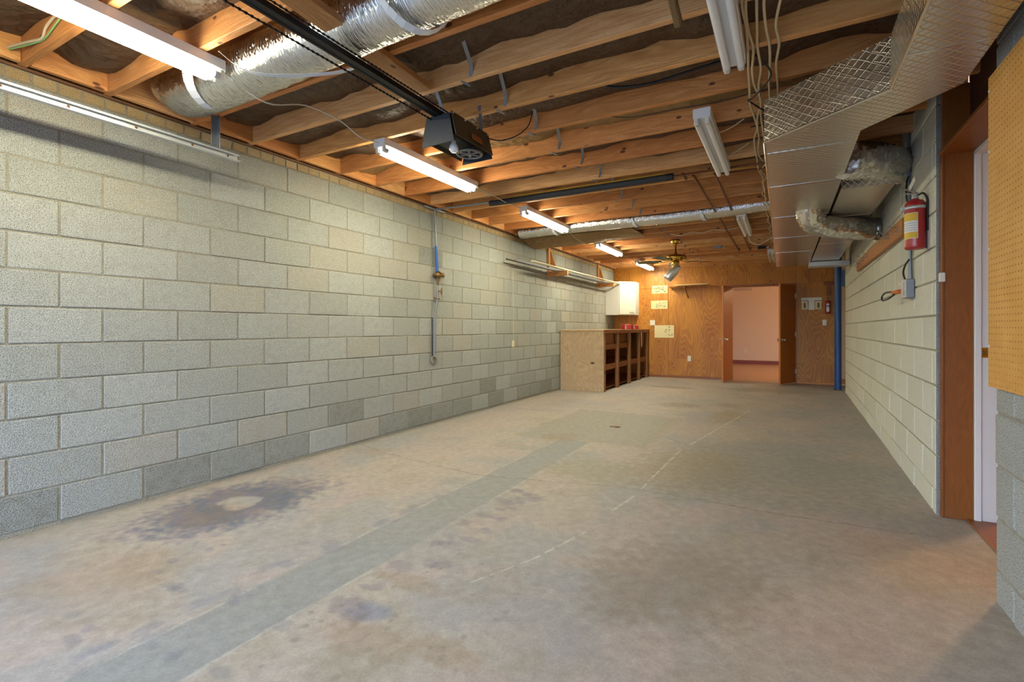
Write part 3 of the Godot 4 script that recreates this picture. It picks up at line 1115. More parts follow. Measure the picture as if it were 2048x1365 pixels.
# flexible duct: swept tube whose skin is puckered round the wire coil
func flex(st: SurfaceTool, pts: Array, r: float, sd: int, pitch := 0.03, amp := 0.03) -> void:
	var path := smooth_path(pts, 10)
	var n := FastNoiseLite.new()
	n.seed = sd
	n.frequency = 1.0
	# resample evenly
	var total := 0.0
	for i in range(1, path.size()):
		total += path[i].distance_to(path[i - 1])
	var count := int(total / pitch * 2.0)
	var even := []
	var acc := 0.0
	var seg := 1
	for k in count + 1:
		var want := total * k / count
		while seg < path.size() - 1 and acc + path[seg].distance_to(path[seg - 1]) < want:
			acc += path[seg].distance_to(path[seg - 1])
			seg += 1
		var l: float = path[seg].distance_to(path[seg - 1])
		even.append(path[seg - 1].lerp(path[seg], clampf((want - acc) / maxf(l, 1e-6), 0, 1)))
	st.set_smooth_group(1)
	var sides := 36
	var up := Vector3.UP
	var rings := []
	for i in even.size():
		var d: Vector3 = (even[mini(i + 1, even.size() - 1)] - even[maxi(i - 1, 0)]).normalized()
		if i == 0:
			up = Vector3.RIGHT if absf(d.y) > 0.9 else Vector3.UP
		var z := d.cross(up).normalized()
		up = z.cross(d).normalized()
		var ring := []
		for k in sides:
			var a := TAU * k / sides
			var rr := r * (1.0 + (amp if i % 2 == 0 else -amp) * (0.6 + n.get_noise_2d(i * 0.31, k * 0.5)) + amp * 1.6 * n.get_noise_3d(i * 0.05, cos(a) * 2.0, sin(a) * 2.0) + amp * 0.9 * n.get_noise_2d(i * 0.09 + 40.0, k * 1.3))
			ring.append(even[i] + (z * cos(a) + up * sin(a)) * rr)
		rings.append(ring)
	for i in rings.size() - 1:
		for k in sides:
			var k2 := (k + 1) % sides
			var a: Vector3 = rings[i][k]
			var c: Vector3 = rings[i + 1][k2]
			poly(st, [a, rings[i + 1][k], c, rings[i][k2]], (a + c) / 2 - (even[i] + even[i + 1]) / 2, [Vector2.ZERO, Vector2.ZERO, Vector2.ZERO, Vector2.ZERO])
	st.set_smooth_group(-1)
	for e in [0, even.size() - 1]:
		var uvs := []
		for p in rings[e]:
			uvs.append(Vector2.ZERO)
		poly(st, rings[e], even[e] - even[1 if e == 0 else even.size() - 2], uvs)

func make_ducts() -> void:
	foil_duct("supply_duct", "foil faced rectangular trunk duct that jogs sideways towards the wall", [[3.56, 3.08], [4.087, 2.66], [4.087, -1.55], [4.36, -1.55], [4.36, 2.744], [4.03, 3.14], [4.01, 9.45], [3.52, 9.45]], 2.2, 2.44,
		[[3.57, 3.30, 4.02, 3.30, 0.012], [3.56, 4.1, 4.02, 4.1, 0.03], [3.55, 5.25, 4.02, 5.25, 0.03], [3.54, 6.45, 4.01, 6.45, 0.03], [3.53, 7.7, 4.01, 7.7, 0.03], [4.09, 2.36, 4.36, 2.36, 0.012]],
		[[3.52, 9.45], [3.56, 3.08], [4.087, 2.66], [4.087, -1.5]])
	foil_duct("return_duct", "shorter foil faced box duct squeezed between trunk duct and block wall", [[4.05, 4.42], [4.385, 4.42], [4.40, 9.2], [4.03, 9.2]], 2.205, 2.44, [[4.05, 5.5, 4.38, 5.5, 0.03], [4.05, 7.2, 4.39, 7.2, 0.03]], [[4.385, 4.42], [4.40, 9.2]])
	var st := S()
	# flex branches to the right wall
	var o := thing("flexible_duct", "crinkled silver flexible duct from trunk side into the block wall", "duct")
	flex(st, [P(4.035, 2.29, 3.96), P(4.15, 2.30, 4.06), P(4.26, 2.32, 4.2), P(4.37, 2.345, 4.40), P(4.46, 2.36, 4.6)], 0.12, 3, 0.026, 0.085)
	obj("sleeve", st, M.flex_crinkle, o)
	o = thing("flexible_duct", "drooping silver flexible elbow hanging beneath the trunk duct", "duct")
	st = S()
	flex(st, [P(3.84, 2.32, 5.06), P(3.85, 2.2, 5.1), P(3.89, 2.13, 5.2), P(3.98, 2.10, 5.32), P(4.12, 2.095, 5.46), P(4.27, 2.10, 5.64), P(4.42, 2.125, 5.86)], 0.10, 5, 0.024, 0.085)
	obj("sleeve", st, M.flex_crinkle, o)
	st = S()
	flex(st, [P(4.40, 2.122, 5.83), P(4.46, 2.13, 5.91), P(4.525, 2.14, 5.99)], 0.108, 8, 0.02, 0.06)
	obj("collar", st, M.flex_crinkle, o)
	# joist bay flex near the camera
	o = thing("flexible_duct", "fat silver flexible duct slung along the joist bay beside the opener rail", "duct")
	st = S()
	flex(st, [P(0.26, 2.66, 1.62), P(0.32, 2.61, 1.64), P(0.45, 2.575, 1.64), P(0.8, 2.57, 1.645), P(1.3, 2.58, 1.645), P(1.8, 2.59, 1.64), P(2.3, 2.595, 1.63), P(2.9, 2.60, 1.62), P(3.1, 2.625, 1.62)], 0.135, 11, 0.022, 0.02)
	obj("sleeve", st, M.flex, o)
	for q in [[2.13, 2.32], [0.72, 0.55]]:
		st = S()
		var a: float = q[0]
		var b: float = q[1]
		var pts := []
		for k in 13:
			var an := PI * k / 12.0
			pts.append([lerpf(a, b, k / 12.0), 2.585 - 0.150 * sin(an), 1.62 - 0.150 * cos(an)])
		for k in 12:
			bar(st, P(pts[k][0], pts[k][1], pts[k][2]), P(pts[k + 1][0], pts[k + 1][1], pts[k + 1][2]), 0.05, 0.002, Vector3(0, -1, 0.01), 0.0)
		obj("hanger_strap", st, M.strap, o)
	# loose strap
	st = S()
	var lp := smooth_path([P(1.12, 2.53, 1.42), P(1.25, 2.43, 1.48), P(1.45, 2.405, 1.58), P(1.66, 2.44, 1.72), P(1.74, 2.535, 1.84)], 4)
	for k in lp.size() - 1:
		bar(st, lp[k], lp[k + 1], 0.028, 0.002, Vector3.UP, 0.0)
	obj("loose_strap", st, M.strap, o)
	# far flex
	o = thing("flexible_duct", "thin silver flexible duct crossing the far joists above the ceiling fan side", "duct")
	st = S()
	flex(st, [P(0.2, 2.545, 6.205), P(0.8, 2.555, 6.205), P(1.6, 2.555, 6.205), P(2.4, 2.55, 6.205), P(3.1, 2.57, 6.205), P(3.5, 2.59, 6.205)], 0.095, 15, 0.05, 0.03)
	obj("sleeve", st, M.flex, o)
	for x in [0.75, 1.9, 2.75]:
		st = S()
		var pts := []
		for k in 9:
			var an := PI * k / 8.0
			pts.append(P(x + 0.08 * k / 8.0, 2.553 - 0.103 * sin(an), 6.205 - 0.103 * cos(an)))
		for k in 8:
			bar(st, pts[k], pts[k + 1], 0.045, 0.002, Vector3(0, -1, 0.01), 0.0)
		obj("hanger_strap", st, M.strap, o)
	# small galvanised branch at the far end
	st = S()
	rbox(st, 4.0, 4.56, 2.125, 2.196, 8.95, 9.25, 0.004)
	tag(obj("branch_duct", st, M.galv), "small dented galvanised duct in front of the blue column top", "duct")

# ------------------------------------------------------------------ lamps
func fixture(x: float, t0: float, lit: bool, label: String, group: String, length := 1.22) -> void:
	var o := thing("strip_light", label, "light", P(x, 2.543, t0), group)
	var st := S()
	var prof := PackedVector2Array([Vector2(-0.054, 0), Vector2(0.054, 0), Vector2(0.054, -0.05), Vector2(0.022, -0.062), Vector2(-0.022, -0.062), Vector2(-0.054, -0.05)])
	prism(st, prof, -length, Transform3D.IDENTITY)
	obj("housing", st, M.white_metal, o)
	for e in [0.0, 1.0]:
		st = S()
		cbox(st, Vector3(0, -0.031, -e * length + (0.002 if e == 0.0 else -0.002)), Vector3(0.108, 0.062, 0.004), 0.001)
		obj("end_plate", st, M.white_metal, o)
	for s in [-1.0, 1.0]:
		for e in [0.0, 1.0]:
			st = S()
			var z: float = -0.012 if e == 0.0 else -length + 0.012
			cbox(st, Vector3(s * 0.034, -0.074, z), Vector3(0.028, 0.05, 0.018), 0.005)
			obj("lamp_holder", st, M.white_plastic, o)
		st = S()
		tube(st, [Vector3(s * 0.034, -0.083, -0.045), Vector3(s * 0.034, -0.083, -length + 0.045)], 0.0185, 12)
		var tb := obj("lamp_tube", st, M.lit if lit else M.tube_off, o)
		for e in [0.0, 1.0]:
			st = S()
			var z0: float = -0.02 if e == 0.0 else -length + 0.046
			tube(st, [Vector3(s * 0.034, -0.083, z0), Vector3(s * 0.034, -0.083, z0 - 0.026)], 0.0188, 12)
			obj("cap", st, M.galv, tb)
	if lit:
		var a := AreaLight3D.new()
		a.name = "tube_light"
		a.area_size = Vector2(0.09, length - 0.1)
		a.light_color = Color(1.0, 0.975, 0.85)
		a.light_energy = TUBE
		a.shadow_enabled = true
		a.area_range = 20.0
		a.area_attenuation = 2.0
		o.add_child(a)
		a.position = Vector3(0, -0.106, -length / 2)
		a.rotation.x = -PI / 2

const TUBE := 1.55

func make_lights() -> void:
	var g := "lit twin tube strip lights along the left side of the joists"
	fixture(0.985, 0.27, true, "lit twin tube strip light over the galvanised door track", g)
	fixture(0.98, 2.64, true, "lit twin tube strip light beside the black door opener", g)
	fixture(0.975, 4.87, true, "lit twin tube strip light in front of the sagging insulation", g)
	fixture(0.97, 7.35, true, "lit twin tube strip light in line with the wooden wall brackets", g)
	fixture(0.965, 9.72, true, "lit twin tube strip light by the corner wall cabinet and brass fan", g)
	g = "unlit twin tube strip lights beside the foil duct"
	fixture(3.435, 1.46, false, "unlit white strip light beside the cable bundle and duct jog", g)
	fixture(3.19, 3.24, false, "unlit white strip light above the end of the black pipe", g)
	fixture(3.185, 6.32, false, "unlit white strip light with a white cord looping to the duct", g)
	fixture(3.43, 9.54, false, "unlit white strip light above the double doors against the trunk duct", g)
	# lamp in the side room
	var o := thing("ceiling_lamp", "round white ceiling lamp in the side room", "lamp", P(5.55, 2.6, 4.65))
	var st := S()
	lathe(st, [[0.0, 0.0], [0.12, 0.0], [0.12, -0.03], [0.0, -0.03]])
	obj("base", st, M.brass, o)
	st = S()
	lathe(st, [[0.10, -0.032], [0.14, -0.06], [0.145, -0.09], [0.11, -0.14], [0.0, -0.16]])
	obj("lamp_globe", st, glow(Color(1.0, 0.80, 0.56), 4.0), o)
	var l := OmniLight3D.new()
	l.name = "lamp_light"
	l.light_color = Color(1.0, 0.78, 0.54)
	l.light_energy = 2.3
	l.light_size = 0.1
	l.omni_range = 25.0
	l.omni_attenuation = 2.0
	l.shadow_enabled = true
	o.add_child(l)
	l.position = Vector3(0, -0.095, 0)
	# fan with lamp in the back room
	o = thing("ceiling_fan", "pale bladed ceiling fan in the room behind the double doors", "fan", P(2.25, 2.6, 14.2))
	st = S()
	lathe(st, [[0.0, 0.0], [0.07, 0.0], [0.06, -0.05], [0.015, -0.06], [0.015, -0.36], [0.10, -0.37], [0.12, -0.41], [0.10, -0.46], [0.0, -0.47]])
	obj("motor", st, M.brass, o)
	for k in 5:
		st = S()
		var an := TAU * k / 5.0 + 0.1
		var d := Vector3(cos(an), 0, sin(an))
		bar(st, d * 0.14 + Vector3(0, -0.42, 0), d * 0.62 + Vector3(0, -0.42, 0), 0.15, 0.008, Vector3(d.z * 0.4, 1, -d.x * 0.4).normalized(), 0.003)
		obj("blade", st, M.white_paint, o)
	o = thing("ceiling_lamp", "round white ceiling lamp in the room behind the double doors", "lamp", P(5.3, 2.6, 13.4))
	st = S()
	lathe(st, [[0.0, 0.0], [0.12, 0.0], [0.12, -0.03], [0.0, -0.03]])
	obj("base", st, M.brass, o)
	st = S()
	lathe(st, [[0.10, -0.032], [0.14, -0.06], [0.145, -0.09], [0.11, -0.14], [0.0, -0.16]])
	obj("lamp_globe", st, glow(Color(1.0, 0.86, 0.68), 4.0), o)
	l = OmniLight3D.new()
	l.name = "lamp_light"
	l.light_color = Color(1.0, 0.84, 0.66)
	l.light_energy = 3.6
	l.light_size = 0.1
	l.omni_range = 25.0
	l.omni_attenuation = 2.0
	l.shadow_enabled = true
	o.add_child(l)
	l.position = Vector3(0, -0.095, 0)

# ------------------------------------------------------------------ door opener
func make_opener() -> void:
	var o := thing("garage_door_opener", "black chain drive garage door opener with a white bulb", "door opener")
	var st := S()
	# front and rear plates (flared towards the bottom)
	for q in [[2.275, 0.0], [2.685, 0.02]]:
		st = S()
		var dy: float = q[1]
		prism(st, PackedVector2Array([Vector2(1.742, 2.40), Vector2(1.912, 2.40), Vector2(1.948, 2.228 + dy), Vector2(1.708, 2.224 + dy)]), -0.006, Transform3D(Basis.IDENTITY, Vector3(0, 0, -q[0])))
		obj("end_plate", st, M.case, o)
	# right and left sloped side panels
	for s in [1.0, -1.0]:
		st = S()
		var cx := 1.828
		var a := P(cx + s * 0.092, 2.415, 2.285)
		var b := P(cx + s * 0.092, 2.415, 2.685)
		var c := P(cx + s * 0.128, 2.268, 2.685)
		var d := P(cx + s * 0.128, 2.268, 2.285)
		var nn := Vector3(s, 0.25, 0).normalized() * 0.004
		var z4 := [Vector2.ZERO, Vector2.ZERO, Vector2.ZERO, Vector2.ZERO]
		poly(st, [a, b, c, d], nn, z4)
		poly(st, [a - nn, b - nn, c - nn, d - nn], -nn, z4)
		for e in [[a, b], [b, c], [c, d], [d, a]]:
			poly(st, [e[0], e[1], e[1] - nn, e[0] - nn], (e[0] + e[1]) / 2 - (a + b + c + d) / 4, z4)
		obj("side_panel", st, M.case_side, o)
		for z in [2.30, 2.42, 2.55, 2.67]:
			st = S()
			lathe(st, [[0.0, 0.004], [0.006, 0.004], [0.006, 0.0]], Transform3D(Basis(Vector3(0, 1, 0), Vector3(s, 0, 0), Vector3(0, 0, 1)), P(cx + s * 0.094, 2.405, z)), 8)
			obj("screw", st, M.galv, o)
	st = S()
	bar(st, P(1.961, 2.31, 2.44), P(1.961, 2.31, 2.55), 0.003, 0.035, Vector3(-0.24, 1, 0).normalized(), 0.0)
	obj("badge", st, plain(h("a35a2c"), 0.5), o)
	st = S()
	rbox(st, 1.735, 1.92, 2.275, 2.41, 2.29, 2.68, 0.01)
	obj("motor_box", st, M.black, o)
	# big pulley wheel with six openings, flat under the case
	st = S()
	var pc := P(1.87, 2.24, 2.54)
	lathe(st, [[0.068, 0.0], [0.085, 0.0], [0.087, 0.006], [0.085, 0.012], [0.068, 0.012], [0.068, 0.0]], Transform3D(Basis.IDENTITY, pc), 28)
	lathe(st, [[0.0, -0.004], [0.018, -0.004], [0.02, 0.012], [0.02, 0.04]], Transform3D(Basis.IDENTITY, pc), 16)
	for k in 6:
		var an := TAU * k / 6.0
		var d := Vector3(cos(an), 0, sin(an))
		bar(st, pc + d * 0.014 + Vector3(0, 0.006, 0), pc + d * 0.072 + Vector3(0, 0.006, 0), 0.018, 0.008, Vector3.UP, 0.002)
	obj("pulley", st, plain(h("777a80"), 0.35, 0.8), o)
	st = S()
	lathe(st, [[0.0, -0.028], [0.017, -0.024], [0.026, -0.012], [0.0285, 0.0], [0.025, 0.014], [0.015, 0.03], [0.013, 0.045]], Transform3D(Basis.IDENTITY, P(1.875, 2.225, 2.37)), 20)
	obj("bulb", st, M.bulb_off, o)
	# hanger straps up to the joist
	for q in [[1.80, 2.40], [1.885, 2.66]]:
		st = S()
		var hx: float = q[0]
		var ht: float = q[1]
		bar(st, P(hx, 2.40, ht), P(hx - 0.01, 2.60, 2.646 if ht > 2.5 else 2.285), 0.022, 0.003, Vector3(0, 0, 1), 0.0)
		obj("hanger", st, M.galv_dull, o)
	# rail and chain
	st = S()
	rbox(st, 1.815, 1.855, 2.395, 2.401, -1.5, 2.33, 0.001)
	rbox(st, 1.832, 1.838, 2.401, 2.435, -1.5, 2.33, 0.001)
	rbox(st, 1.80, 1.818, 2.392, 2.41, -1.5, 2.33, 0.002)
	obj("rail", st, M.black, o)
	for q in [[1.778, 2.385, 2.32], [1.868, 2.425, 2.33]]:
		st = S()
		var n := int((2.3 + 1.2) / 0.0127)
		for k in n:
			var t: float = q[2] - 0.0127 * k
			if t < 0.7:
				break
			cbox(st, P(q[0], q[1] - 0.012 * sin(clampf((2.3 - t) / 3.5, 0, 1) * PI) * (1.0 if q[0] < 1.8 else 0.3), t), Vector3(0.008 if k % 2 == 0 else 0.004, 0.011 if k % 2 == 0 else 0.007, 0.0127), 0.002)
		bar(st, P(q[0], q[1], 0.7), P(q[0], q[1], -1.45), 0.007, 0.009, Vector3.UP, 0.001)
		obj("chain", st, M.black, o)
	# power lead
	st = S()
	tube(st, smooth_path([P(1.925, 2.38, 2.66), P(2.0, 2.37, 2.72), P(2.08, 2.42, 2.80), P(2.13, 2.50, 2.86), P(2.15, 2.60, 2.88)], 5), 0.004, 6)
	obj("power_lead", st, M.rubber, o)
	# plank the rail is hung from
	st = S()
	bar(st, P(1.905, 2.526, 0.2), P(1.785, 2.526, 2.18), 0.125, 0.036, Vector3.UP, 0.003, rand_uv())
	tag(obj("ceiling_plank", st, M.board), "weathered plank nailed flat under the joists along the opener rail", "plank")

# ------------------------------------------------------------------ side doorway and pegboard
func make_doorway() -> void:
	var fr := thing("trim_2", "brown stained wooden lining of the side doorway", "door frame", Vector3.ZERO, "", "structure")
	var st := S()
	rbox(st, 4.494, 4.638, 0, 2.56, 3.660, 3.684, 0.003, 1, rand_uv())
	obj("side_lining", st, M.jamb, fr)
	st = S()
	rbox(st, 4.488, 4.50, 0, 2.17, 3.652, 3.684, 0.002, 1, rand_uv())
	obj("edge_bead", st, M.jamb, fr)
	st = S()
	rbox(st, 4.478, 4.70, 2.155, 2.178, 2.64, 3.672, 0.003, 2, rand_uv())
	obj("head_lining", st, M.jamb, fr)
	st = S()
	rbox(st, 4.62, 4.70, 2.178, 2.8, 2.64, 3.675, 0.002, 1, rand_uv())
	obj("dark_panel", st, M.panelling, fr)
	st = S()
	rbox(st, 4.46, 4.64, 0, 2.155, 2.645, 2.66, 0.002, 1, rand_uv())
	obj("side_lining", st, M.jamb, fr)
	# white door frame set behind
	var wf := thing("trim_3", "white painted door frame inside the brown side doorway", "door frame", Vector3.ZERO, "", "structure")
	st = S()
	rbox(st, 4.636, 4.668, 0, 2.155, 3.645, 3.674, 0.004, 1)
	rbox(st, 4.668, 4.76, 0, 2.2, 3.660, 3.69, 0.003, 1)
	obj("jamb", st, M.white_paint, wf)
	st = S()
	rbox(st, 4.636, 4.76, 2.13, 2.156, 2.66, 3.66, 0.003, 2)
	obj("head", st, M.white_paint, wf)
	st = S()
	rbox(st, 4.66, 4.698, 0.955, 1.012, 3.657, 3.6605, 0.0005)
	obj("strike_plate", st, M.brass, wf)
	st = S()
	rbox(st, 4.672, 4.69, 0.97, 0.998, 3.655, 3.658, 0.0005)
	obj("strike_hole", st, M.aged_brass, wf)
	st = S()
	rbox(st, 4.64, 4.66, 0, 2.6, 0.6, 2.64, 0)
	rbox(st, 4.655, 4.76, 0, 2.6, 3.69, 10.2, 0)
	rbox(st, 4.70, 4.76, 2.15, 2.78, 2.6, 3.7, 0)
	tag(obj("wall_lining", st, M.white_paint), "white plaster lining of the side room along the block wall", "wall", "", "structure")
	st = S()
	rbox(st, 4.60, 4.78, 0.0, 0.012, 2.66, 3.66, 0.004, 2, rand_uv())
	tag(obj("threshold", st, M.jamb), "dark worn wooden threshold in the side doorway", "threshold", "", "structure")
	# pegboard: a sheet with real holes every 25.4 mm
	var peg := thing("pegboard", "tan perforated pegboard fixed to the grey block wall", "pegboard")
	st = S()
	var t1 := 2.63
	var y0 := 0.885
	var step := 0.0254
	var px := 4.410
	var th := 0.005
	var hr := 0.0042
	var cols := 32
	var rows := 50
	st.set_smooth_group(-1)
	var zero := [Vector2.ZERO, Vector2.ZERO, Vector2.ZERO, Vector2.ZERO]
	for c in cols:
		for r in rows:
			var cy := y0 + step * (r + 0.5)
			var ct := t1 - step * (c + 0.5)
			for k in 8:
				var a0 := TAU * (k - 0.5) / 8.0
				var a1 := TAU * (k + 0.5) / 8.0
				var e := []
				for a in [a0, a1]:
					var d := Vector2(cos(a), sin(a))
					var m := maxf(absf(d.x), absf(d.y))
					e.append([d * hr, d / m * step * 0.5])
				var q := func(v: Vector2, x: float) -> Vector3: return P(x, cy + v.y, ct + v.x)
				var i0: Vector2 = e[0][0]
				var o0: Vector2 = e[0][1]
				var i1: Vector2 = e[1][0]
				var o1: Vector2 = e[1][1]
				if k % 2 == 1:
					var corner := Vector2(signf(cos(TAU * k / 8.0)), signf(sin(TAU * k / 8.0))) * step * 0.5
					poly(st, [q.call(i0, px), q.call(o0, px), q.call(corner, px), q.call(o1, px), q.call(i1, px)], Vector3.LEFT, zero + [Vector2.ZERO])
				else:
					poly(st, [q.call(i0, px), q.call(o0, px), q.call(o1, px), q.call(i1, px)], Vector3.LEFT, zero)
				poly(st, [q.call(i0, px), q.call(i1, px), q.call(i1, px + th), q.call(i0, px + th)], Vector3(0, -sin(a0), cos(a0)), zero)
	var bt := t1 - step * cols
	var yt := y0 + step * rows
	poly(st, [P(px, y0, t1), P(px, yt, t1), P(px + th, yt, t1), P(px + th, y0, t1)], Vector3.FORWARD, zero)
	poly(st, [P(px, y0, bt), P(px, yt, bt), P(px + th, yt, bt), P(px + th, y0, bt)], Vector3.BACK, zero)
	poly(st, [P(px, y0, bt), P(px, y0, t1), P(px + th, y0, t1), P(px + th, y0, bt)], Vector3.DOWN, zero)
	poly(st, [P(px, yt, bt), P(px, yt, t1), P(px + th, yt, t1), P(px + th, yt, bt)], Vector3.UP, zero)
	obj("sheet", st, M.peg, peg)
	st = S()
	rbox(st, px + th, 4.435, y0 + 0.01, yt - 0.01, 2.56, 2.60, 0.002)
	obj("batten", st, M.board, peg)
	for y in [1.05, 1.45, 1.85, 2.1]:
		st = S()
		lathe(st, [[0.0, 0.003], [0.005, 0.002], [0.007, 0.0]], Transform3D(Basis(Vector3(0, 1, 0), Vector3(-1, 0, 0), Vector3(0, 0, 1)), P(px, y, 2.622)), 8)
		obj("screw", st, M.galv, peg)

# ------------------------------------------------------------------ things on the left wall
func outlet(called: String, label: String, category: String, at: Vector3, n: Vector3, w: float, hgt: float, kind: String, m: Material) -> Node3D:
	var o := thing(called, label, category, at)
	o.basis = Basis(Vector3.UP.cross(n), Vector3.UP, n)
	var st := S()
	cbox(st, Vector3(0, 0, 0.003), Vector3(w, hgt, 0.006), 0.002)
	obj("plate", st, m, o)
	if kind == "switch":
		st = S()
		cbox(st, Vector3(0, 0, 0.010), Vector3(0.01, 0.024, 0.012), 0.002)
		obj("toggle", st, m, o)
	else:
		for y in [-0.02, 0.02]:
			st = S()
			cbox(st, Vector3(0, y, 0.0065), Vector3(0.03, 0.026, 0.003), 0.001)
			obj("socket", st, M.almond, o)
	return o

func make_left_fittings() -> void:
	# galvanised door track with hanger
	var o := thing("door_track", "galvanised steel garage door track hung near the top of the grey wall", "door track")
	var st := S()
	# C section open to the room, hung clear of the wall
	rbox(st, 0.310, 0.314, 2.276, 2.320, -1.5, 1.985, 0.001, 2)
	rbox(st, 0.314, 0.348, 2.272, 2.277, -1.5, 1.985, 0.001, 2)
	rbox(st, 0.314, 0.336, 2.317, 2.321, -1.5, 1.985, 0.001, 2)
	rbox(st, 0.333, 0.336, 2.309, 2.321, -1.5, 1.985, 0.001, 2)
	obj("channel", st, M.galv, o)
	st = S()
	rbox(st, 0.27, 0.309, 2.324, 2.329, -1.5, 1.95, 0.001, 2)
	rbox(st, 0.304, 0.309, 2.292, 2.329, -1.5, 1.95, 0.001, 2)
	obj("angle", st, M.galv_dull, o)
	st = S()
	rbox(st, 0.30, 0.34, 2.32, 2.543, 1.852, 1.857, 0.001, 1)
	rbox(st, 0.30, 0.304, 2.32, 2.543, 1.818, 1.857, 0.001, 1)
	obj("hanger", st, M.galv_dull, o)
	for t in [0.85, 1.1, 1.4, 1.7, 1.92]:
		st = S()
		lathe(st, [[0.0, 0.004], [0.006, 0.003], [0.008, 0.0]], Transform3D(Basis(Vector3(0, -1, 0), Vector3(1, 0, 0), Vector3(0, 0, 1)), P(0.314, 2.298, t)), 8)
		obj("bolt", st, M.rust, o)
	# gas line with regulator
	o = thing("gas_line", "thin grey gas pipe with blue section and brass regulator down the wall", "pipe")
	st = S()
	tube(st, [P(0.03, 2.52, 4.44), P(0.028, 2.08, 4.465)], 0.011, 10)
	obj("upper_pipe", st, M.galv_dull, o)
	st = S()
	tube(st, [P(0.03, 2.09, 4.465), P(0.03, 1.78, 4.485)], 0.019, 12)
	obj("blue_pipe", st, plain(h("2a5da8"), 0.4), o)
	st = S()
	lathe(st, [[0.0, -0.035], [0.03, -0.035], [0.045, -0.01], [0.045, 0.01], [0.03, 0.02], [0.02, 0.05], [0.02, 0.075], [0.0, 0.075]], Transform3D(Basis(Vector3(0, 0, -1), Vector3(1, 0, 0), Vector3(0, -1, 0)), P(0.045, 1.755, 4.49)), 16)
	tube(st, [P(0.035, 1.75, 4.41), P(0.035, 1.745, 4.60)], 0.015, 8)
	tube(st, [P(0.035, 1.75, 4.485), P(0.035, 1.63, 4.485)], func(f): return lerpf(0.024, 0.010, f), 10)
	obj("regulator", st, M.aged_brass, o)
	st = S()
	tube(st, [P(0.03, 1.64, 4.485), P(0.03, 1.45, 4.48), P(0.025, 1.3, 4.45), P(0.022, 0.80, 4.43)], 0.012, 8)
	obj("lower_pipe", st, M.galv_dull, o)
	st = S()
	tube(st, [P(0.03, 1.565, 4.48), P(0.03, 1.565, 4.56)], 0.009, 8)
	tube(st, [P(0.03, 1.53, 4.565), P(0.03, 1.60, 4.565)], 0.008, 8)
	obj("valve", st, M.aged_brass, o)
	st = S()
	tube(st, [P(0.03, 1.475, 4.43), P(0.03, 1.475, 4.53)], 0.010, 8)
	obj("tap", st, M.aged_brass, o)
	st = S()
	tube(st, [P(0.02, 1.25, 4.405), P(0.02, 0.80, 4.41)], 0.006, 6)
	obj("thin_tube", st, M.rubber, o)
	st = S()
	lathe(st, [[0.035, 0.0], [0.055, 0.0], [0.055, 0.012], [0.035, 0.012]], Transform3D(Basis(Vector3(0, 0, -1), Vector3(1, 0, 0), Vector3(0, -1, 0)), P(0.004, 0.755, 4.45)), 16)
	obj("wall_flange", st, M.mortar, o)
	# conduit in the corner of the ceiling feeding the line
	st = S()
	tube(st, [P(0.03, 2.518, 4.25), P(0.03, 2.518, 4.62)], 0.014, 8)
	tube(st, [P(0.03, 2.518, 4.44), P(0.3, 2.522, 4.47), P(0.76, 2.522, 4.49)], 0.012, 8)
	obj("header_pipe", st, M.galv_dull, o)
	# outlet with thin wire
	var b := outlet("outlet_box", "small cream outlet box on the grey wall with thin wire above", "outlet", P(0.0, 0.888, 6.31), Vector3.RIGHT, 0.07, 0.1, "outlet", M.almond)
	st = S()
	tube(st, smooth_path([Vector3(0.01, 0.05, 0.004), Vector3(0.015, 0.4, 0.006), Vector3(-0.01, 0.8, 0.006), Vector3(0.0, 1.1, 0.006)], 3), 0.003, 5)
	obj("wire", st, M.cord, b)
	# two wooden brackets
	for q in [[7.52, "wooden wall bracket nearer the gas pipe, holding long rods"], [10.0, "wooden wall bracket beside the corner wall cabinet, holding long rods"]]:
		var t: float = q[0]
		o = thing("wall_bracket", q[1], "bracket", P(0, 2.02, t), "wooden brackets on the block wall")
		st = S()
		cbox(st, Vector3(0.02, 0.25, 0), Vector3(0.038, 0.50, 0.085), 0.003, 1, rand_uv())
		obj("upright", st, M.cleat, o)
		st = S()
		cbox(st, Vector3(0.21, 0.05, 0), Vector3(0.34, 0.085, 0.038), 0.003, 0, rand_uv())
		obj("arm", st, M.cleat, o)
		st = S()
		prism(st, PackedVector2Array([Vector2(0.04, 0.12), Vector2(0.17, 0.12), Vector2(0.04, 0.46)]), -0.018, Transform3D(Basis.IDENTITY, Vector3(0, 0, -0.02)))
		obj("gusset", st, M.cleat, o)
	# rods lying on the brackets
	var rods := [[0.10, 2.125, 5.95, 10.4, 0.011, "thin dark steel rod lying furthest back on the wall brackets", "rubber"], [0.16, 2.125, 6.1, 10.3, 0.012, "dull grey pipe lying on the wall brackets behind the pale strip", "galv_dull"], [0.22, 2.125, 7.1, 10.35, 0.012, "short grey pipe lying mid way across the wall brackets", "galv_dull"]]
	for r in rods:
		st = S()
		tube(st, [P(r[0], r[1], r[2]), P(r[0], r[1], r[3])], r[4], 8)
		tag(obj("metal_rod", st, M[r[6]], self), r[5], "rod", "rods on the wall brackets")
	st = S()
	bar(st, P(0.30, 2.135, 6.35), P(0.34, 2.135, 10.58), 0.045, 0.02, Vector3.UP, 0.003, rand_uv())
	tag(obj("wood_strip", st, plain(h("d2c6a8"), 0.7)), "long pale wooden strip lying along the front of the wall brackets", "strip")
	# sagging batt
	st = S()
	st.set_smooth_group(1)
	var nx := 16
	var nt := 10
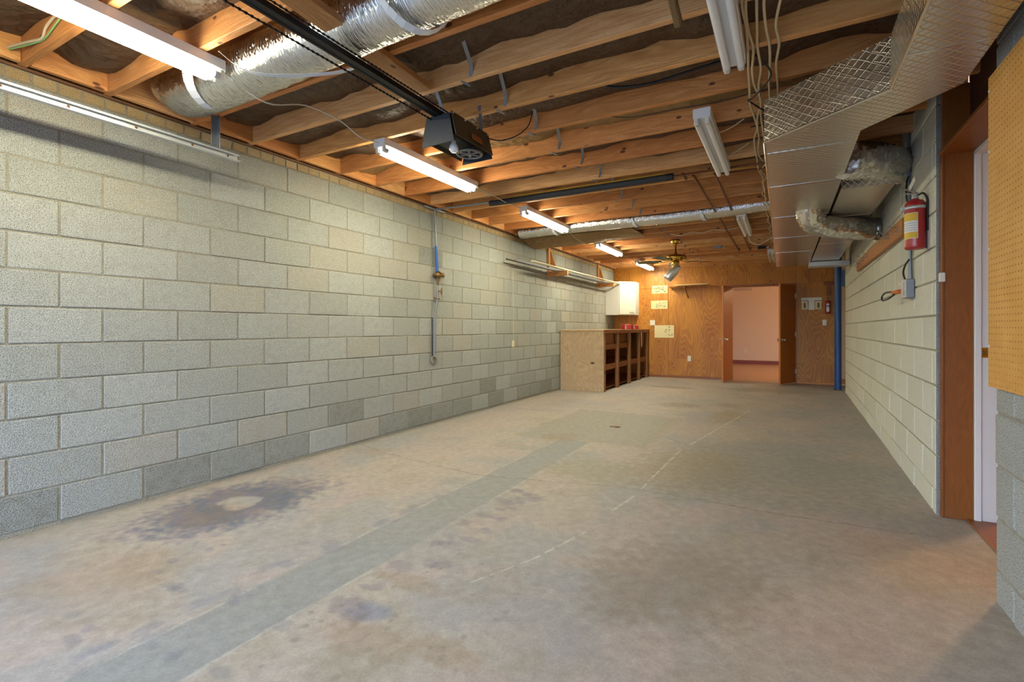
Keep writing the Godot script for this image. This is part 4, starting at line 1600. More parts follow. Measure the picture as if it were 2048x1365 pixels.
	var f := func(i: int, j: int) -> Vector3:
		var u := float(i) / nx
		var v := float(j) / nt
		var x := 0.02 + 1.75 * u
		var d := pow(sin(PI * clampf(v, 0, 1)), 0.7) * (1.0 - pow(u, 2.2))
		return P(x, JB - 0.016 - 0.10 * d, 6.60 + 0.72 * v)
	for i in nx:
		for j in nt:
			poly(st, [f.call(i, j), f.call(i + 1, j), f.call(i + 1, j + 1), f.call(i, j + 1)], Vector3.DOWN, [Vector2.ZERO, Vector2.ZERO, Vector2.ZERO, Vector2.ZERO])
			var up := Vector3(0, 0.012, 0)
			poly(st, [f.call(i, j) + up, f.call(i + 1, j) + up, f.call(i + 1, j + 1) + up, f.call(i, j + 1) + up], Vector3.UP, [Vector2.ZERO, Vector2.ZERO, Vector2.ZERO, Vector2.ZERO])
	tag(obj("insulation_batt", st, M.kraft_tan), "brown paper faced insulation sagging below the joists near the wall brackets", "insulation")
	# floor drain
	o = thing("floor_drain", "small round metal floor drain in the grey patch", "drain", P(1.95, 0.0, 5.26))
	st = S()
	lathe(st, [[0.062, 0.0], [0.062, 0.004], [0.072, 0.004], [0.078, 0.0]], Transform3D.IDENTITY, 24)
	obj("rim", st, M.galv_dull, o)
	st = S()
	lathe(st, [[0.0, 0.003], [0.060, 0.003], [0.060, 0.0]], Transform3D.IDENTITY, 24)
	for k in 5:
		cbox(st, Vector3(-0.04 + 0.02 * k, 0.004, 0), Vector3(0.007, 0.003, 0.08), 0.001)
	obj("grate", st, M.aged_brass, o)

# ------------------------------------------------------------------ things on the far wall
func sheet_print(o: Node3D, w: float, hgt: float, marks: int, x0: float, sd: int, m: Material) -> void:
	var r := RandomNumberGenerator.new()
	r.seed = sd
	var st := S()
	for k in marks:
		var mw := r.randf_range(0.006, 0.03)
		var mh := r.randf_range(0.004, 0.02)
		cbox(st, Vector3(r.randf_range(x0, w / 2 - 0.03), r.randf_range(-hgt / 2 + 0.025, hgt / 2 - 0.025), 0.0012), Vector3(mw, mh, 0.0004), 0)
	var pr := obj("print", st, m, o)
	pr.set_meta("kind", "stuff")

func make_end_fittings() -> void:
	var zt := TB - 0.001
	var q := [["paper_chart", "upper pinned tan paper strip with dark printed sketches", 1.095, 2.018, 0.355, 0.18, 80, -0.15], ["paper_chart", "lower pinned tan paper strip with bluish printed row", 1.084, 1.667, 0.375, 0.19, 60, -0.07], ["paper_notice", "large blank looking notice sheet pinned beside the white switch plate", 1.197, 1.05, 0.44, 0.285, 22, 0.02]]
	for i in 3:
		var o := thing(q[i][0], q[i][1], "paper", P(q[i][2], q[i][3], zt))
		var st := S()
		cbox(st, Vector3(0, 0, 0.0003), Vector3(q[i][4], q[i][5], 0.001), 0)
		obj("sheet", st, M.paper if i < 2 else M.paper_pale, o)
		sheet_print(o, q[i][4], q[i][5], q[i][6], q[i][7], 70 + i, M.ink if i != 1 else M.ink_blue)
	outlet("switch_plate", "white double switch plate above the pinned notice", "switch", P(0.93, 1.252, zt), Vector3.BACK, 0.115, 0.117, "switch", M.white_plastic)
	outlet("wall_outlet", "white outlet low on the plywood left of the doors", "outlet", P(1.752, 0.446, zt), Vector3.BACK, 0.072, 0.117, "outlet", M.white_plastic)
	outlet("switch_plate", "white single switch under the small red extinguisher", "switch", P(4.348, 1.238, zt), Vector3.BACK, 0.072, 0.115, "switch", M.white_plastic)
	outlet("wall_outlet", "ivory outlet low on the peach wall of the back room", "outlet", P(2.54, 0.415, 16.6), Vector3.BACK, 0.09, 0.14, "outlet", M.almond)
	# little shelf and its bracket
	var o := thing("wall_shelf", "pale board shelf on a dark bracket on the plywood", "shelf", P(1.75, 2.055, TB))
	var st := S()
	bar(st, Vector3(-0.25, 0.02, 0.14), Vector3(0.42, 0.035, 0.12), 0.20, 0.016, Vector3.UP, 0.002, rand_uv())
	obj("board", st, M.paper_pale, o)
	st = S()
	bar(st, Vector3(-0.42, 0.004, 0.10), Vector3(0.2, 0.008, 0.12), 0.16, 0.012, Vector3.UP, 0.002, rand_uv())
	obj("lower_board", st, M.board, o)
	st = S()
	cbox(st, Vector3(-0.06, -0.01, 0.12), Vector3(0.04, 0.02, 0.24), 0.002)
	bar(st, Vector3(-0.06, -0.02, 0.22), Vector3(-0.02, -0.24, 0.012), 0.035, 0.02, Vector3.RIGHT, 0.002)
	obj("bracket", st, M.jamb, o)
	# hook board
	o = thing("hook_board", "white board with two cream tool holders beside the door", "tool holder", P(4.123, 1.618, TB))
	st = S()
	cbox(st, Vector3(0, 0.07, 0.009), Vector3(0.366, 0.11, 0.018), 0.003)
	cbox(st, Vector3(0, -0.03, 0.008), Vector3(0.11, 0.19, 0.016), 0.003)
	obj("backing", st, M.white_plastic, o)
	for s in [-1.0, 1.0]:
		st = S()
		cbox(st, Vector3(s * 0.118, -0.03, 0.02), Vector3(0.115, 0.17, 0.03), 0.006)
		obj("holder", st, M.almond, o)
		st = S()
		cbox(st, Vector3(s * 0.118, -0.035, 0.038), Vector3(0.04, 0.10, 0.012), 0.003)
		tube(st, [Vector3(s * 0.118, -0.02, 0.045), Vector3(s * 0.118, -0.075, 0.05)], 0.009, 8)
		obj("clip", st, M.aged_brass, o)
		st = S()
		cbox(st, Vector3(s * 0.118, 0.062, 0.022), Vector3(0.12, 0.008, 0.012), 0.001)
		cbox(st, Vector3(s * 0.058, 0.02, 0.022), Vector3(0.008, 0.09, 0.012), 0.001)
		obj("dark_lip", st, M.rust, o)
	# T cleat over the extinguisher
	o = thing("wall_cleat", "brown T shaped wooden cleat above the small extinguisher", "cleat", P(4.42, 1.9, TB))
	st = S()
	cbox(st, Vector3(0, 0.12, 0.012), Vector3(0.17, 0.07, 0.024), 0.004, 0, rand_uv())
	obj("cross_piece", st, M.jamb, o)
	st = S()
	cbox(st, Vector3(0, -0.02, 0.010), Vector3(0.07, 0.22, 0.02), 0.003, 1, rand_uv())
	obj("stem", st, M.jamb, o)
	extinguisher("fire_extinguisher", "small red fire extinguisher on the plywood beside the blue column", P(4.40, 1.41, TB - 0.06), 0.045, 0.33, Vector3.BACK, false)
	# blue column
	o = thing("steel_column", "blue painted round steel column at the end of the block wall", "column", P(4.505, 0, 10.29))
	st = S()
	tube(st, [Vector3(0, 0.006, 0), Vector3(0, 2.52, 0)], 0.055, 24)
	obj("post", st, M.blue, o)
	st = S()
	cbox(st, Vector3(0, 0.005, 0), Vector3(0.13, 0.01, 0.13), 0.002)
	obj("base_plate", st, M.rust, o)
	st = S()
	cbox(st, Vector3(0.02, 2.53, 0), Vector3(0.2, 0.014, 0.13), 0.002)
	obj("cap_plate", st, M.blue, o)
	st = S()
	cbox(st, Vector3(0.085, 2.03, -0.02), Vector3(0.045, 0.30, 0.05), 0.004)
	obj("bracket", st, plain(h("4b6f96"), 0.45), o)
	# brass fan with bare irons, blades and a chrome spot
	o = thing("ceiling_fan", "polished brass ceiling fan with thin blades and chrome spotlight", "fan", P(2.10, JB, 7.9))
	st = S()
	lathe(st, [[0.0, 0.0], [0.078, 0.0], [0.078, -0.03], [0.068, -0.045], [0.072, -0.06], [0.03, -0.072], [0.0, -0.074]], Transform3D.IDENTITY, 24)
	obj("canopy", st, M.brass, o)
	st = S()
	lathe(st, [[0.013, -0.07], [0.013, -0.20], [0.028, -0.21], [0.03, -0.235]], Transform3D.IDENTITY, 16)
	obj("downrod", st, M.brass, o)
	st = S()
	lathe(st, [[0.0, -0.235], [0.06, -0.238], [0.14, -0.250], [0.168, -0.265], [0.172, -0.30], [0.160, -0.318], [0.10, -0.335], [0.05, -0.345], [0.0, -0.347]], Transform3D.IDENTITY, 32)
	obj("motor", st, M.brass, o)
	st = S()
	lathe(st, [[0.0, -0.345], [0.055, -0.347], [0.062, -0.37], [0.06, -0.41], [0.045, -0.43], [0.02, -0.44], [0.0, -0.44]], Transform3D.IDENTITY, 24)
	obj("switch_housing", st, M.brass, o)
	for k in 5:
		var an := TAU * k / 5.0 + 0.62
		var d := Vector3(cos(an), 0, sin(an))
		var blade_iron := S()
		bar(blade_iron, d * 0.10 + Vector3(0, -0.335, 0), d * 0.20 + Vector3(0, -0.352, 0), 0.03, 0.008, Vector3.UP, 0.002)
		bar(blade_iron, d * 0.20 + Vector3(0, -0.352, 0), d * 0.27 + Vector3(0, -0.345, 0), 0.075, 0.006, Vector3.UP, 0.002)
		obj("blade_iron", blade_iron, M.brass, o)
		st = S()
		var up := Vector3(-d.z * 0.2, 1, d.x * 0.2).normalized()
		bar(st, d * 0.22 + Vector3(0, -0.337, 0), d * 0.62 + Vector3(0, -0.337, 0), 0.125, 0.007, up, 0.003)
		obj("blade", st, plain(h("6e6a4c"), 0.5) if k != 3 else M.almond, o)
	st = S()
	var dirv := (Vector3(-0.62, -0.78, 0.12)).normalized()
	var side := dirv.cross(Vector3(0, 0, 1)).normalized()
	lathe(st, [[0.0, 0.0], [0.05, 0.0], [0.068, 0.02], [0.074, 0.05], [0.076, 0.26], [0.070, 0.285], [0.066, 0.285], [0.064, 0.06], [0.0, 0.05]], Transform3D(Basis(side, dirv, side.cross(dirv)), Vector3(0.05, -0.41, 0.02)), 24)
	obj("spot_can", st, M.chrome, o)
	st = S()
	tube(st, [Vector3(0.07, -0.43, 0.05), Vector3(0.07, -0.58, 0.05)], 0.0025, 5)
	lathe(st, [[0.0, -0.60], [0.006, -0.595], [0.007, -0.585], [0.0, -0.575]], Transform3D(Basis.IDENTITY, Vector3(0.07, 0, 0.05)), 8)
	obj("pull_chain", st, M.white_plastic, o)
	# corner wall cabinet
	o = thing("wall_cabinet", "white corner wall cabinet with an angled door above the workbench", "cabinet", P(0.003, 1.43, TB - 0.003))
	st = S()
	var cab := PackedVector2Array([Vector2(0, 0), Vector2(0.61, 0), Vector2(0.61, 0.30), Vector2(0.305, 0.61), Vector2(0, 0.61)])
	prism(st, cab, 0.76, Transform3D(Basis(Vector3(1, 0, 0), Vector3(0, 0, 1), Vector3(0, 1, 0)), Vector3.ZERO))
	obj("body", st, M.white_paint, o)
	st = S()
	var mid := Vector3(0.4575, 0.38, 0.455)
	var nn := Vector3(1, 0, 1).normalized()
	var xa := Vector3(1, 0, -1).normalized()
	cbox(st, Vector3(0, 0, 0.010), Vector3(0.40, 0.74, 0.018), 0.003, 1, Vector2.ZERO, Transform3D(Basis(xa, Vector3.UP, nn), mid))
	var dr := obj("door", st, plain(h("d2d0c0"), 0.4), o)
	st = S()
	tube(st, smooth_path([mid + xa * 0.06 + Vector3(0, -0.325, 0) + nn * 0.018, mid + xa * 0.08 + Vector3(0, -0.325, 0) + nn * 0.045, mid + xa * 0.14 + Vector3(0, -0.325, 0) + nn * 0.045, mid + xa * 0.16 + Vector3(0, -0.325, 0) + nn * 0.018], 5), 0.006, 8)
	obj("handle", st, M.aged_brass, dr)

func extinguisher(called: String, label: String, at: Vector3, r: float, hgt: float, n: Vector3, big: bool) -> void:
	var o := thing(called, label, "fire extinguisher", at)
	o.basis = Basis(Vector3.UP.cross(n), Vector3.UP, n)
	var bh := hgt * 0.80
	var st := S()
	lathe(st, [[0.0, 0.0], [r * 0.86, 0.0], [r * 0.97, r * 0.12], [r, r * 0.35], [r, bh - r * 0.75], [r * 0.93, bh - r * 0.38], [r * 0.72, bh - r * 0.12], [r * 0.40, bh], [r * 0.32, bh + r * 0.15]], Transform3D.IDENTITY, 32)
	obj("cylinder", st, M.red, o)
	st = S()
	lathe(st, [[r * 0.34, bh], [r * 0.34, bh + r * 0.35], [r * 0.25, bh + r * 0.45], [r * 0.25, bh + r * 0.7], [0.0, bh + r * 0.72]], Transform3D.IDENTITY, 16)
	obj("valve", st, M.galv, o)
	st = S()
	bar(st, Vector3(0, bh + r * 0.65, -r * 0.2), Vector3(0, bh + r * 0.85, r * 1.1), r * 0.32, r * 0.08, Vector3.UP, 0.002)
	bar(st, Vector3(0, bh + r * 0.75, -r * 0.3), Vector3(0, bh + r * 1.35, r * 1.0), r * 0.32, r * 0.08, Vector3.UP, 0.002)
	obj("lever", st, M.chrome if big else M.black, o)
	st = S()
	lathe(st, [[0.0, 0.0], [r * 0.22, 0.0], [r * 0.24, r * 0.1], [0.0, r * 0.12]], Transform3D(Basis(Vector3(0, 0, 1), Vector3(-1, 0, 0), Vector3(0, -1, 0)), Vector3(-r * 0.25, bh + r * 0.5, 0)), 14)
	obj("gauge", st, M.chrome, o)
	# wrapped label
	var a0 := -0.1
	var a1 := 1.65
	if not big:
		a0 = -0.6
		a1 = 0.6
	var lab := func(y0: float, y1: float, b0: float, b1: float, rr: float, m: Material, nm: String) -> void:
		var s := S()
		s.set_smooth_group(1)
		for k in 12:
			var u0 := lerpf(b0, b1, k / 12.0)
			var u1 := lerpf(b0, b1, (k + 1) / 12.0)
			var p0 := Vector3(sin(u0), 0, cos(u0)) * rr
			var p1 := Vector3(sin(u1), 0, cos(u1)) * rr
			poly(s, [p0 + Vector3(0, y0, 0), p1 + Vector3(0, y0, 0), p1 + Vector3(0, y1, 0), p0 + Vector3(0, y1, 0)], (p0 + p1), [Vector2.ZERO, Vector2.ZERO, Vector2.ZERO, Vector2.ZERO])
		obj(nm, s, m, o)
	if big:
		lab.call(bh * 0.20, bh * 0.72, a0, a1, r + 0.0004, M.label_white, "label")
		lab.call(bh * 0.56, bh * 0.71, a0 + 0.03, a1 - 0.05, r + 0.0008, M.yellow, "label_band")
		lab.call(bh * 0.21, bh * 0.33, a0 + 0.03, a1 - 0.05, r + 0.0008, M.yellow, "label_band")
		for k in 4:
			lab.call(bh * (0.37 + 0.045 * k), bh * (0.38 + 0.045 * k), a0 + 0.15, a1 - 0.2, r + 0.0009, plain(h("8b95ad"), 0.6), "print_line")
		st = S()
		lathe(st, [[r + 0.0015, bh * 0.80], [r + 0.003, bh * 0.80], [r + 0.003, bh * 0.86], [r + 0.0015, bh * 0.86]], Transform3D.IDENTITY, 32)
		cbox(st, Vector3(0.01, bh * 0.83, r + 0.008), Vector3(0.012, bh * 0.07, 0.02), 0.002)
		obj("clamp_band", st, M.galv, o)
		st = S()
		tube(st, smooth_path([Vector3(r * 0.2, bh + r * 0.5, -r * 0.25), Vector3(r * 0.5, bh + r * 0.55, -r * 0.7), Vector3(r * 0.62, bh * 0.92, -r * 1.05), Vector3(r * 0.6, bh * 0.7, -r * 1.02), Vector3(r * 0.6, bh * 0.35, -r * 1.02)], 6), r * 0.11, 8)
		obj("hose", st, M.rubber, o)
		st = S()
		cbox(st, Vector3(0, bh * 0.5, -r - 0.012), Vector3(0.03, bh * 1.0, 0.02), 0.002)
		obj("wall_hanger", st, M.galv_dull, o)
		st = S()
		bar(st, Vector3(-0.01, bh + r * 1.3, 0.03), Vector3(0.045, bh + r * 2.3, 0.01), 0.05, 0.0015, Vector3(0, 0, 1), 0.0)
		obj("inspection_tag", st, M.white_plastic, o)
	else:
		lab.call(bh * 0.15, bh * 0.75, a0, a1, r + 0.0005, M.label_white, "label")
		lab.call(bh * 0.50, bh * 0.64, a0, a1, r + 0.0009, plain(h("6d7fa8"), 0.6), "label_band")
		st = S()
		tube(st, [Vector3(0, bh * 0.4, -r - 0.001), Vector3(0, bh * 0.7, -r - 0.014)], 0.008, 6)
		obj("wall_hanger", st, M.galv_dull, o)

# ------------------------------------------------------------------ things on the right wall
func make_right_fittings() -> void:
	var n := Vector3(-1, 0, 0)
	extinguisher("fire_extinguisher", "large red fire extinguisher with yellow label on the cream block wall", P(4.41, 1.635, 3.90), 0.056, 0.40, n, true)
	var o := thing("electrical_conduit", "grey metal conduit running down to a steel outlet box", "conduit")
	var x := rx(4.37)
	var st := S()
	tube(st, [P(x - 0.018, 2.56, 4.40), P(x - 0.018, 1.48, 4.33)], 0.0125, 10)
	obj("pipe", st, plain(h("7f8891"), 0.45, 0.6), o)
	st = S()
	cbox(st, P(x - 0.028, 1.41, 4.36), Vector3(0.05, 0.135, 0.16), 0.004)
	obj("box", st, M.galv_dull, o)
	st = S()
	cbox(st, P(x - 0.054, 1.41, 4.36), Vector3(0.003, 0.13, 0.155), 0.001)
	for y in [1.375, 1.41, 1.445]:
		lathe(st, [[0.010, 0.0], [0.016, 0.0], [0.016, 0.004], [0.010, 0.004]], Transform3D(Basis(Vector3(0, 1, 0), Vector3(-1, 0, 0), Vector3(0, 0, 1)), P(x - 0.055, y, 4.33)), 14)
	obj("cover", st, M.galv, o)
	st = S()
	tube(st, smooth_path([P(x - 0.03, 1.62, 4.30), P(x - 0.05, 1.58, 4.32), P(x - 0.055, 1.53, 4.36), P(x - 0.045, 1.48, 4.36)], 5), 0.006, 6)
	obj("black_lead", st, M.rubber, o)
	st = S()
	tube(st, smooth_path([P(x - 0.03, 2.22, 4.33), P(x - 0.05, 2.16, 4.28), P(x - 0.05, 2.06, 4.28), P(x - 0.03, 2.0, 4.31)], 5), 0.006, 6)
	obj("black_lead", st, M.rubber, o)
	# orange plug with its loop of cord
	o = thing("orange_plug", "orange plug with a short loop of black cord in the steel box", "plug")
	st = S()
	tube(st, [P(x - 0.06, 1.398, 4.45), P(x - 0.075, 1.40, 4.53), P(x - 0.08, 1.40, 4.60)], func(f): return lerpf(0.018, 0.011, f), 10)
	obj("body", st, M.orange, o)
	st = S()
	tube(st, smooth_path([P(x - 0.08, 1.405, 4.58), P(x - 0.10, 1.41, 4.75), P(x - 0.10, 1.39, 4.92), P(x - 0.10, 1.355, 4.90), P(x - 0.09, 1.36, 4.70), P(x - 0.075, 1.385, 4.56)], 6), 0.0065, 8)
	obj("cord", st, M.rubber, o)
	st = S()
	cbox(st, P(x - 0.056, 1.452, 4.45), Vector3(0.02, 0.035, 0.025), 0.003)
	obj("lit_tap", st, M.almond, o)
	# coat rack
	o = thing("coat_rack", "long wooden coat rail with metal hooks on the cream block wall", "coat rack")
	st = S()
	var a0 := 4.55
	var a1 := 7.75
	var c0 := P(rx(a0) - 0.02, 1.90, a0)
	var c1 := P(rx(a1) - 0.02, 1.955, a1)
	bar(st, c0, c1, 0.038, 0.135, Vector3.UP, 0.006, rand_uv())
	obj("rail", st, wood_mat(M.board.albedo_texture, 0.55, h("c9b394")), o)
	for f in [0.06, 0.18, 0.62, 0.74, 0.84, 0.92, 0.97]:
		var p := c0.lerp(c1, f) + Vector3(-0.02, 0.0, 0)
		st = S()
		tube(st, smooth_path([p, p + Vector3(-0.02, -0.012, 0), p + Vector3(-0.04, 0.0, 0), p + Vector3(-0.045, 0.02, 0)], 4), 0.003, 6)
		tube(st, smooth_path([p + Vector3(0, 0.025, 0), p + Vector3(-0.03, 0.03, 0), p + Vector3(-0.06, 0.05, 0), p + Vector3(-0.065, 0.065, 0)], 4), 0.003, 6)
		cbox(st, p + Vector3(-0.001, 0.01, 0), Vector3(0.003, 0.05, 0.012), 0.001)
		obj("hook", st, M.galv_dull, o)
	# small white catch on the raw end of the wall
	st = S()
	cbox(st, P(4.49, 1.427, 3.652), Vector3(0.03, 0.055, 0.02), 0.004)
	tag(obj("door_catch", st, M.white_plastic), "small white plastic catch on the edge of the brown door lining", "catch")

# ------------------------------------------------------------------ wires and pipes under the joists
func cord(called: String, label: String, pts: Array, r: float, m: Material, category := "cable", group := "") -> void:
	var st := S()
	tube(st, smooth_path(pts, 6), r, 6)
	tag(obj(called, st, m, self), label, category, group)

func make_overhead() -> void:
	var g := "white cords linking the strip lights"
	cord("extension_cord", "white cord from the track light to the opener side light", [P(0.985, 2.51, 1.495), P(1.03, 2.42, 1.72), P(1.0, 2.525, 2.0), P(0.99, 2.535, 2.27), P(0.985, 2.49, 2.45), P(0.98, 2.51, 2.635)], 0.004, M.cord, "cord", g)
	cord("extension_cord", "white cord crossing below the black pipe between two lit lights", [P(0.98, 2.51, 3.865), P(0.98, 2.505, 4.2), P(0.98, 2.49, 4.5), P(0.98, 2.50, 4.7), P(0.975, 2.51, 4.865)], 0.004, M.cord, "cord", g)
	cord("extension_cord", "white cord passing the sagging insulation between two lit lights", [P(0.975, 2.51, 6.095), P(0.97, 2.44, 6.4), P(0.97, 2.41, 6.95), P(0.97, 2.51, 7.345)], 0.004, M.cord, "cord", g)
	cord("extension_cord", "short white cord joining the two strip lights near the cabinet", [P(0.97, 2.51, 8.575), P(0.97, 2.48, 9.1), P(0.965, 2.51, 9.715)], 0.004, M.cord, "cord", g)
	cord("extension_cord", "white cord looping from an unlit light to the trunk duct", [P(3.185, 2.50, 7.545), P(3.22, 2.36, 7.5), P(3.33, 2.31, 7.5), P(3.45, 2.37, 7.5), P(3.545, 2.42, 7.5)], 0.005, M.cord, "cord")
	cord("cream_lead", "short cream lead from the unlit light up to the cables", [P(3.245, 2.50, 4.15), P(3.32, 2.52, 4.1), P(3.42, 2.555, 4.05)], 0.004, M.romex)
	cord("cream_lead", "cream lead rising from the unlit light to a black cable", [P(3.245, 2.50, 3.6), P(3.33, 2.53, 3.62), P(3.42, 2.548, 3.55)], 0.004, M.romex)
	# flat cables stapled under the joists beside the duct
	var gl := "cream flat cables running under the joists beside the duct"
	var xs := [3.508, 3.532, 3.560, 3.60, 3.65]
	for k in 5:
		var pts := []
		var x: float = xs[k]
		for j in JOISTS.size() - 1:
			var t: float = JOISTS[j]
			if t < 0.9 or t > (10.0 if k < 2 else 3.4 + k * 0.4):
				continue
			pts.append(P(x - 0.02 * (t - 2.0) * (1.0 if t < 4.5 else 0.0) - (0.05 if t >= 4.5 else 0.0) + rng.randf_range(-0.012, 0.012), 2.536, t - 0.019))
			pts.append(P(x - 0.02 * (t - 2.0) * (1.0 if t < 4.5 else 0.0) - (0.05 if t >= 4.5 else 0.0) + rng.randf_range(-0.016, 0.03), 2.528 + rng.randf_range(-0.012, 0.008), t + 0.18))
		var st := S()
		tube(st, smooth_path(pts, 5), 0.0065, 6, true, 0.6)
		tag(obj("flat_cable", st, M.romex), "cream flat cable running under the joists between unlit lights and duct", "cable", gl)
	cord("black_cable", "black cable hanging among the cream cables beside the duct", [P(3.52, 2.56, 2.75), P(3.60, 2.50, 2.9), P(3.50, 2.49, 3.12), P(3.47, 2.53, 3.25), P(3.58, 2.52, 3.5), P(3.60, 2.53, 3.65), P(3.45, 2.56, 3.75)], 0.005, M.rubber)
	cord("black_cable", "black cable sagging between joists to the right of the opener", [P(2.66, 2.62, 2.76), P(2.75, 2.585, 2.80), P(2.95, 2.58, 2.85), P(3.15, 2.61, 2.88), P(3.4, 2.64, 2.9)], 0.008, M.rubber)
	cord("black_wire", "thin black wire strung in front of the unlit light", [P(2.5, 2.60, 3.12), P(2.75, 2.535, 3.14), P(3.05, 2.54, 3.17), P(3.3, 2.535, 3.18), P(3.6, 2.56, 3.2)], 0.0025, M.rubber)
	# cable with green earth wire over the near left joist
	cord("flat_cable", "cream flat cable stapled over the near joist beside a green wire", [P(-0.0, 2.60, 0.93), P(0.25, 2.59, 0.97), P(0.36, 2.585, 0.985), P(0.42, 2.63, 0.985), P(0.62, 2.66, 0.985), P(0.9, 2.68, 0.985)], 0.007, M.romex)
	cord("earth_wire", "green earth wire on the near joist beside the strip light", [P(-0.0, 2.59, 0.935), P(0.3, 2.58, 0.985), P(0.40, 2.575, 0.985), P(0.5, 2.60, 0.985), P(0.7, 2.65, 0.985), P(0.95, 2.66, 0.985)], 0.004, M.green_wire)
	# black insulated pipe across the joists
	var o := thing("insulated_pipe", "black foam covered pipe slung across under the joists", "pipe")
	var st := S()
	tube(st, [P(0.76, 2.512, 4.50), P(1.7, 2.510, 4.49), P(2.70, 2.512, 4.48)], 0.030, 14)
	obj("foam_sleeve", st, plain(h("2c3036"), 0.7), o)
	st = S()
	tube(st, [P(2.70, 2.512, 4.48), P(3.56, 2.515, 4.48)], 0.011, 8)
	tube(st, [P(2.85, 2.512, 4.44), P(2.85, 2.512, 4.60)], 0.014, 8)
	obj("copper_end", st, M.copper, o)
	st = S()
	tube(st, [P(2.70, 2.512, 4.478), P(2.76, 2.512, 4.478)], 0.032, 12)
	obj("clamp", st, M.rubber, o)
	st = S()
	rbox(st, 1.1, 2.68, 2.540, 2.544, 4.452, 4.475, 0.001)
	tag(obj("yellow_lath", st, M.yellow), "thin yellow strip lying on top of the black pipe", "strip")
	st = S()
	rbox(st, 2.98, 3.42, 2.530, 2.542, 4.56, 4.585, 0.002)
	tag(obj("yellow_level", st, M.yellow), "yellow stick behind the end of the unlit light", "stick")
	for q in [[2.92, 4.57, "copper water pipe running away under the joists, nearer the fan"], [3.10, 4.62, "copper water pipe running away under the joists, nearer the duct"]]:
		st = S()
		tube(st, [P(q[0], 2.528, q[1]), P(q[0], 2.528, 9.45), P(q[0], 2.55, 9.47), P(q[0], 2.62, 9.48)], 0.0125, 8)
		tag(obj("copper_pipe", st, M.copper), q[2], "pipe", "copper pipes under the joists")
	st = S()
	tube(st, [P(3.10, 2.526, 4.64), P(3.3, 2.526, 4.66), P(3.56, 2.526, 4.66)], 0.011, 8)
	tag(obj("copper_branch", st, M.copper), "short copper branch pipe running behind the unlit light into the duct side", "pipe")
	# junction boxes
	for q in [[2.63, 2.522, 8.81, "grey metal junction box under the joists right of the fan"], [3.30, 2.522, 9.22, "dark junction box under the joists at the end of the copper pipes"]]:
		o = thing("junction_box", q[3], "junction box", P(q[0], q[1], q[2]))
		st = S()
		cbox(st, Vector3.ZERO, Vector3(0.13, 0.045, 0.09), 0.005)
		obj("box", st, M.galv_dull if q[0] < 3.0 else M.black, o)
		st = S()
		tube(st, [Vector3(0.065, 0, 0), Vector3(0.11, 0.005, 0.0)], 0.012, 8)
		obj("connector", st, M.chrome, o)
	cord("white_cable", "thin white cable zigzagging below the joists right of the fan", [P(2.15, 2.53, 7.3), P(2.3, 2.50, 7.32), P(2.45, 2.53, 7.3), P(2.6, 2.51, 7.32), P(2.75, 2.535, 7.3), P(2.9, 2.52, 7.3), P(3.12, 2.54, 7.3)], 0.005, M.cord)
	# grey painted offcut hanging by the unlit light
	st = S()
	bar(st, P(3.235, 2.60, 1.92), P(3.26, 2.44, 2.14), 0.055, 0.03, Vector3(1, 0, 0), 0.006, rand_uv())
	tag(obj("hanging_offcut", st, M.grey_wood), "grey weathered wooden offcut hanging from a joist", "offcut")
	st = S()
	cbox(st, P(2.76, 2.556, 3.50), Vector3(0.32, 0.022, 0.004), 0.001)
	tag(obj("metal_strip", st, M.galv_dull), "short bluish metal strip nailed to a joist near the unlit light", "strip")

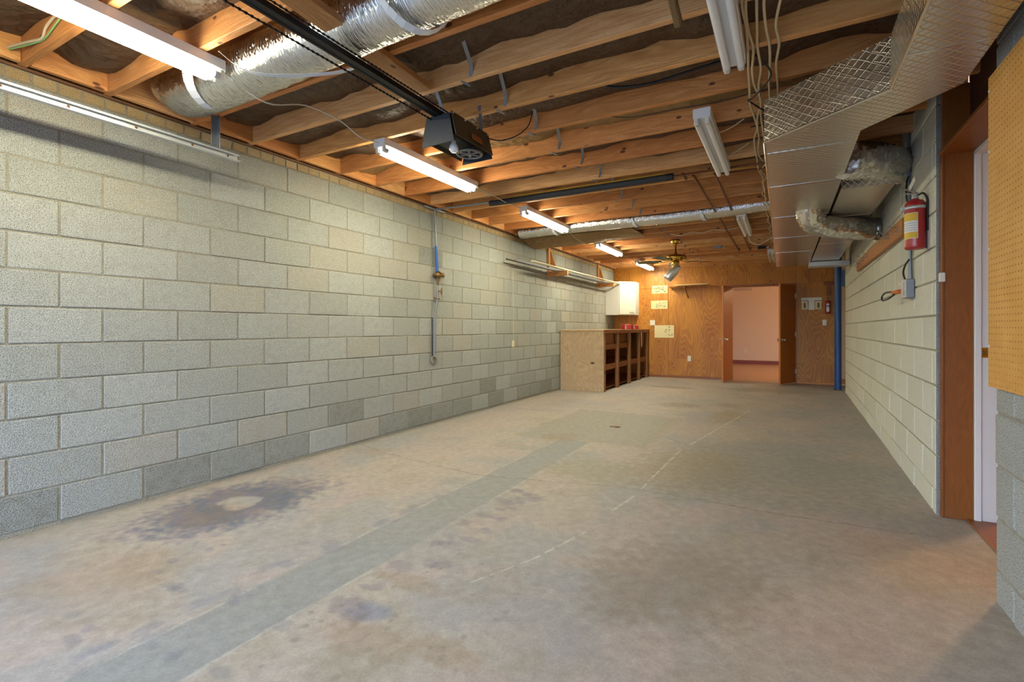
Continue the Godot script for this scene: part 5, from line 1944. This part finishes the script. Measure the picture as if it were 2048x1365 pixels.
# ------------------------------------------------------------------ workbench
func make_bench() -> void:
	var o := thing("workbench", "open fronted plywood workbench against the grey wall", "workbench")
	var st := S()
	rbox(st, 0.01, 0.845, 0.0, 1.075, 8.02, 8.04, 0.002, 1, Vector2(0.2, 0.1))
	obj("end_panel", st, M.bench_panel, o)
	st = S()
	rbox(st, 0.01, 0.845, 1.075, 1.10, 8.01, TB - 0.005, 0.004, 2, rand_uv())
	obj("top", st, M.bench_panel, o)
	st = S()
	rbox(st, 0.845, 0.862, 1.03, 1.10, 8.01, TB - 0.005, 0.003, 2, rand_uv())
	obj("front_lip", st, M.bench_wood, o)
	for t in [8.08, 8.82, 9.60, 10.32, 11.0]:
		st = S()
		rbox(st, 0.80, 0.86, 0.0, 1.03, t - 0.045 if t > 8.1 else 8.04, t + 0.045 if t > 8.1 else 8.09, 0.004, 1, rand_uv())
		obj("post", st, M.bench_post, o)
	for q in [[0.375, 0.473], [0.74, 0.835]]:
		st = S()
		rbox(st, 0.79, 0.83, q[0], q[1], 8.04, TB - 0.01 if q[0] < 0.5 else 9.6, 0.003, 2, rand_uv())
		obj("rail", st, M.bench_wood, o)
	st = S()
	rbox(st, 0.02, 0.80, 0.44, 0.46, 8.05, TB - 0.01, 0.002, 2, rand_uv())
	obj("shelf", st, M.bench_wood, o)
	st = S()
	rbox(st, 0.775, 0.79, 0.83, 1.07, 8.05, 9.55, 0.002, 2, rand_uv())
	obj("apron", st, M.bench_wood, o)
	st = S()
	rbox(st, 0.775, 0.79, 0.74, 1.07, 10.36, 11.1, 0.002, 2, rand_uv())
	obj("apron", st, M.bench_wood, o)
	st = S()
	rbox(st, 0.02, 0.80, 0.04, 0.06, 8.05, TB - 0.01, 0.002, 2, rand_uv())
	obj("bottom_shelf", st, M.bench_wood, o)
	st = S()
	rbox(st, 0.012, 0.022, 0.02, 1.07, 8.05, TB - 0.01, 0, 2)
	obj("back", st, M.bench_wood, o)
	# red coils on top
	for q in [[0.60, 10.15, 0.105, 5, "larger red coiled strap bundle on the workbench top"], [0.70, 10.45, 0.085, 4, "smaller red coiled strap bundle on the workbench corner"]]:
		var b := thing("strap_bundle", q[4], "strap", P(q[0], 1.10, q[1]), "red strap bundles on the workbench")
		for k in q[3]:
			st = S()
			var pts := []
			var rr: float = q[2]
			for i in 25:
				var an := TAU * i / 24.0
				pts.append(Vector3(cos(an) * rr * (1.0 - 0.05 * k), 0.013 + 0.021 * k + 0.004 * sin(an * 2.0 + k), sin(an) * rr * 0.8))
			tube(st, pts, 0.0125, 8)
			obj("turn", st, M.red, b)
		st = S()
		bar(st, Vector3(-0.02, 0.02, 0.08), Vector3(0.06, 0.13, 0.02), 0.03, 0.006, Vector3.UP, 0.001)
		obj("loose_end", st, M.red, b)
		st = S()
		cbox(st, Vector3(0.02, 0.05, q[2] * 0.8 + 0.01), Vector3(0.02, 0.09, 0.006), 0.001)
		obj("buckle", st, M.chrome, b)
	st = S()
	var rp := smooth_path([P(0.866, 1.02, 10.42), P(0.872, 0.97, 10.40), P(0.868, 0.9, 10.43), P(0.872, 0.8, 10.42), P(0.868, 0.71, 10.45)], 4)
	for k in rp.size() - 1:
		bar(st, rp[k], rp[k + 1], 0.05, 0.002, Vector3(1, 0, 0), 0.0)
	tag(obj("paper_streamer", st, M.paper_pale), "pale paper strip hanging from a workbench post", "paper")
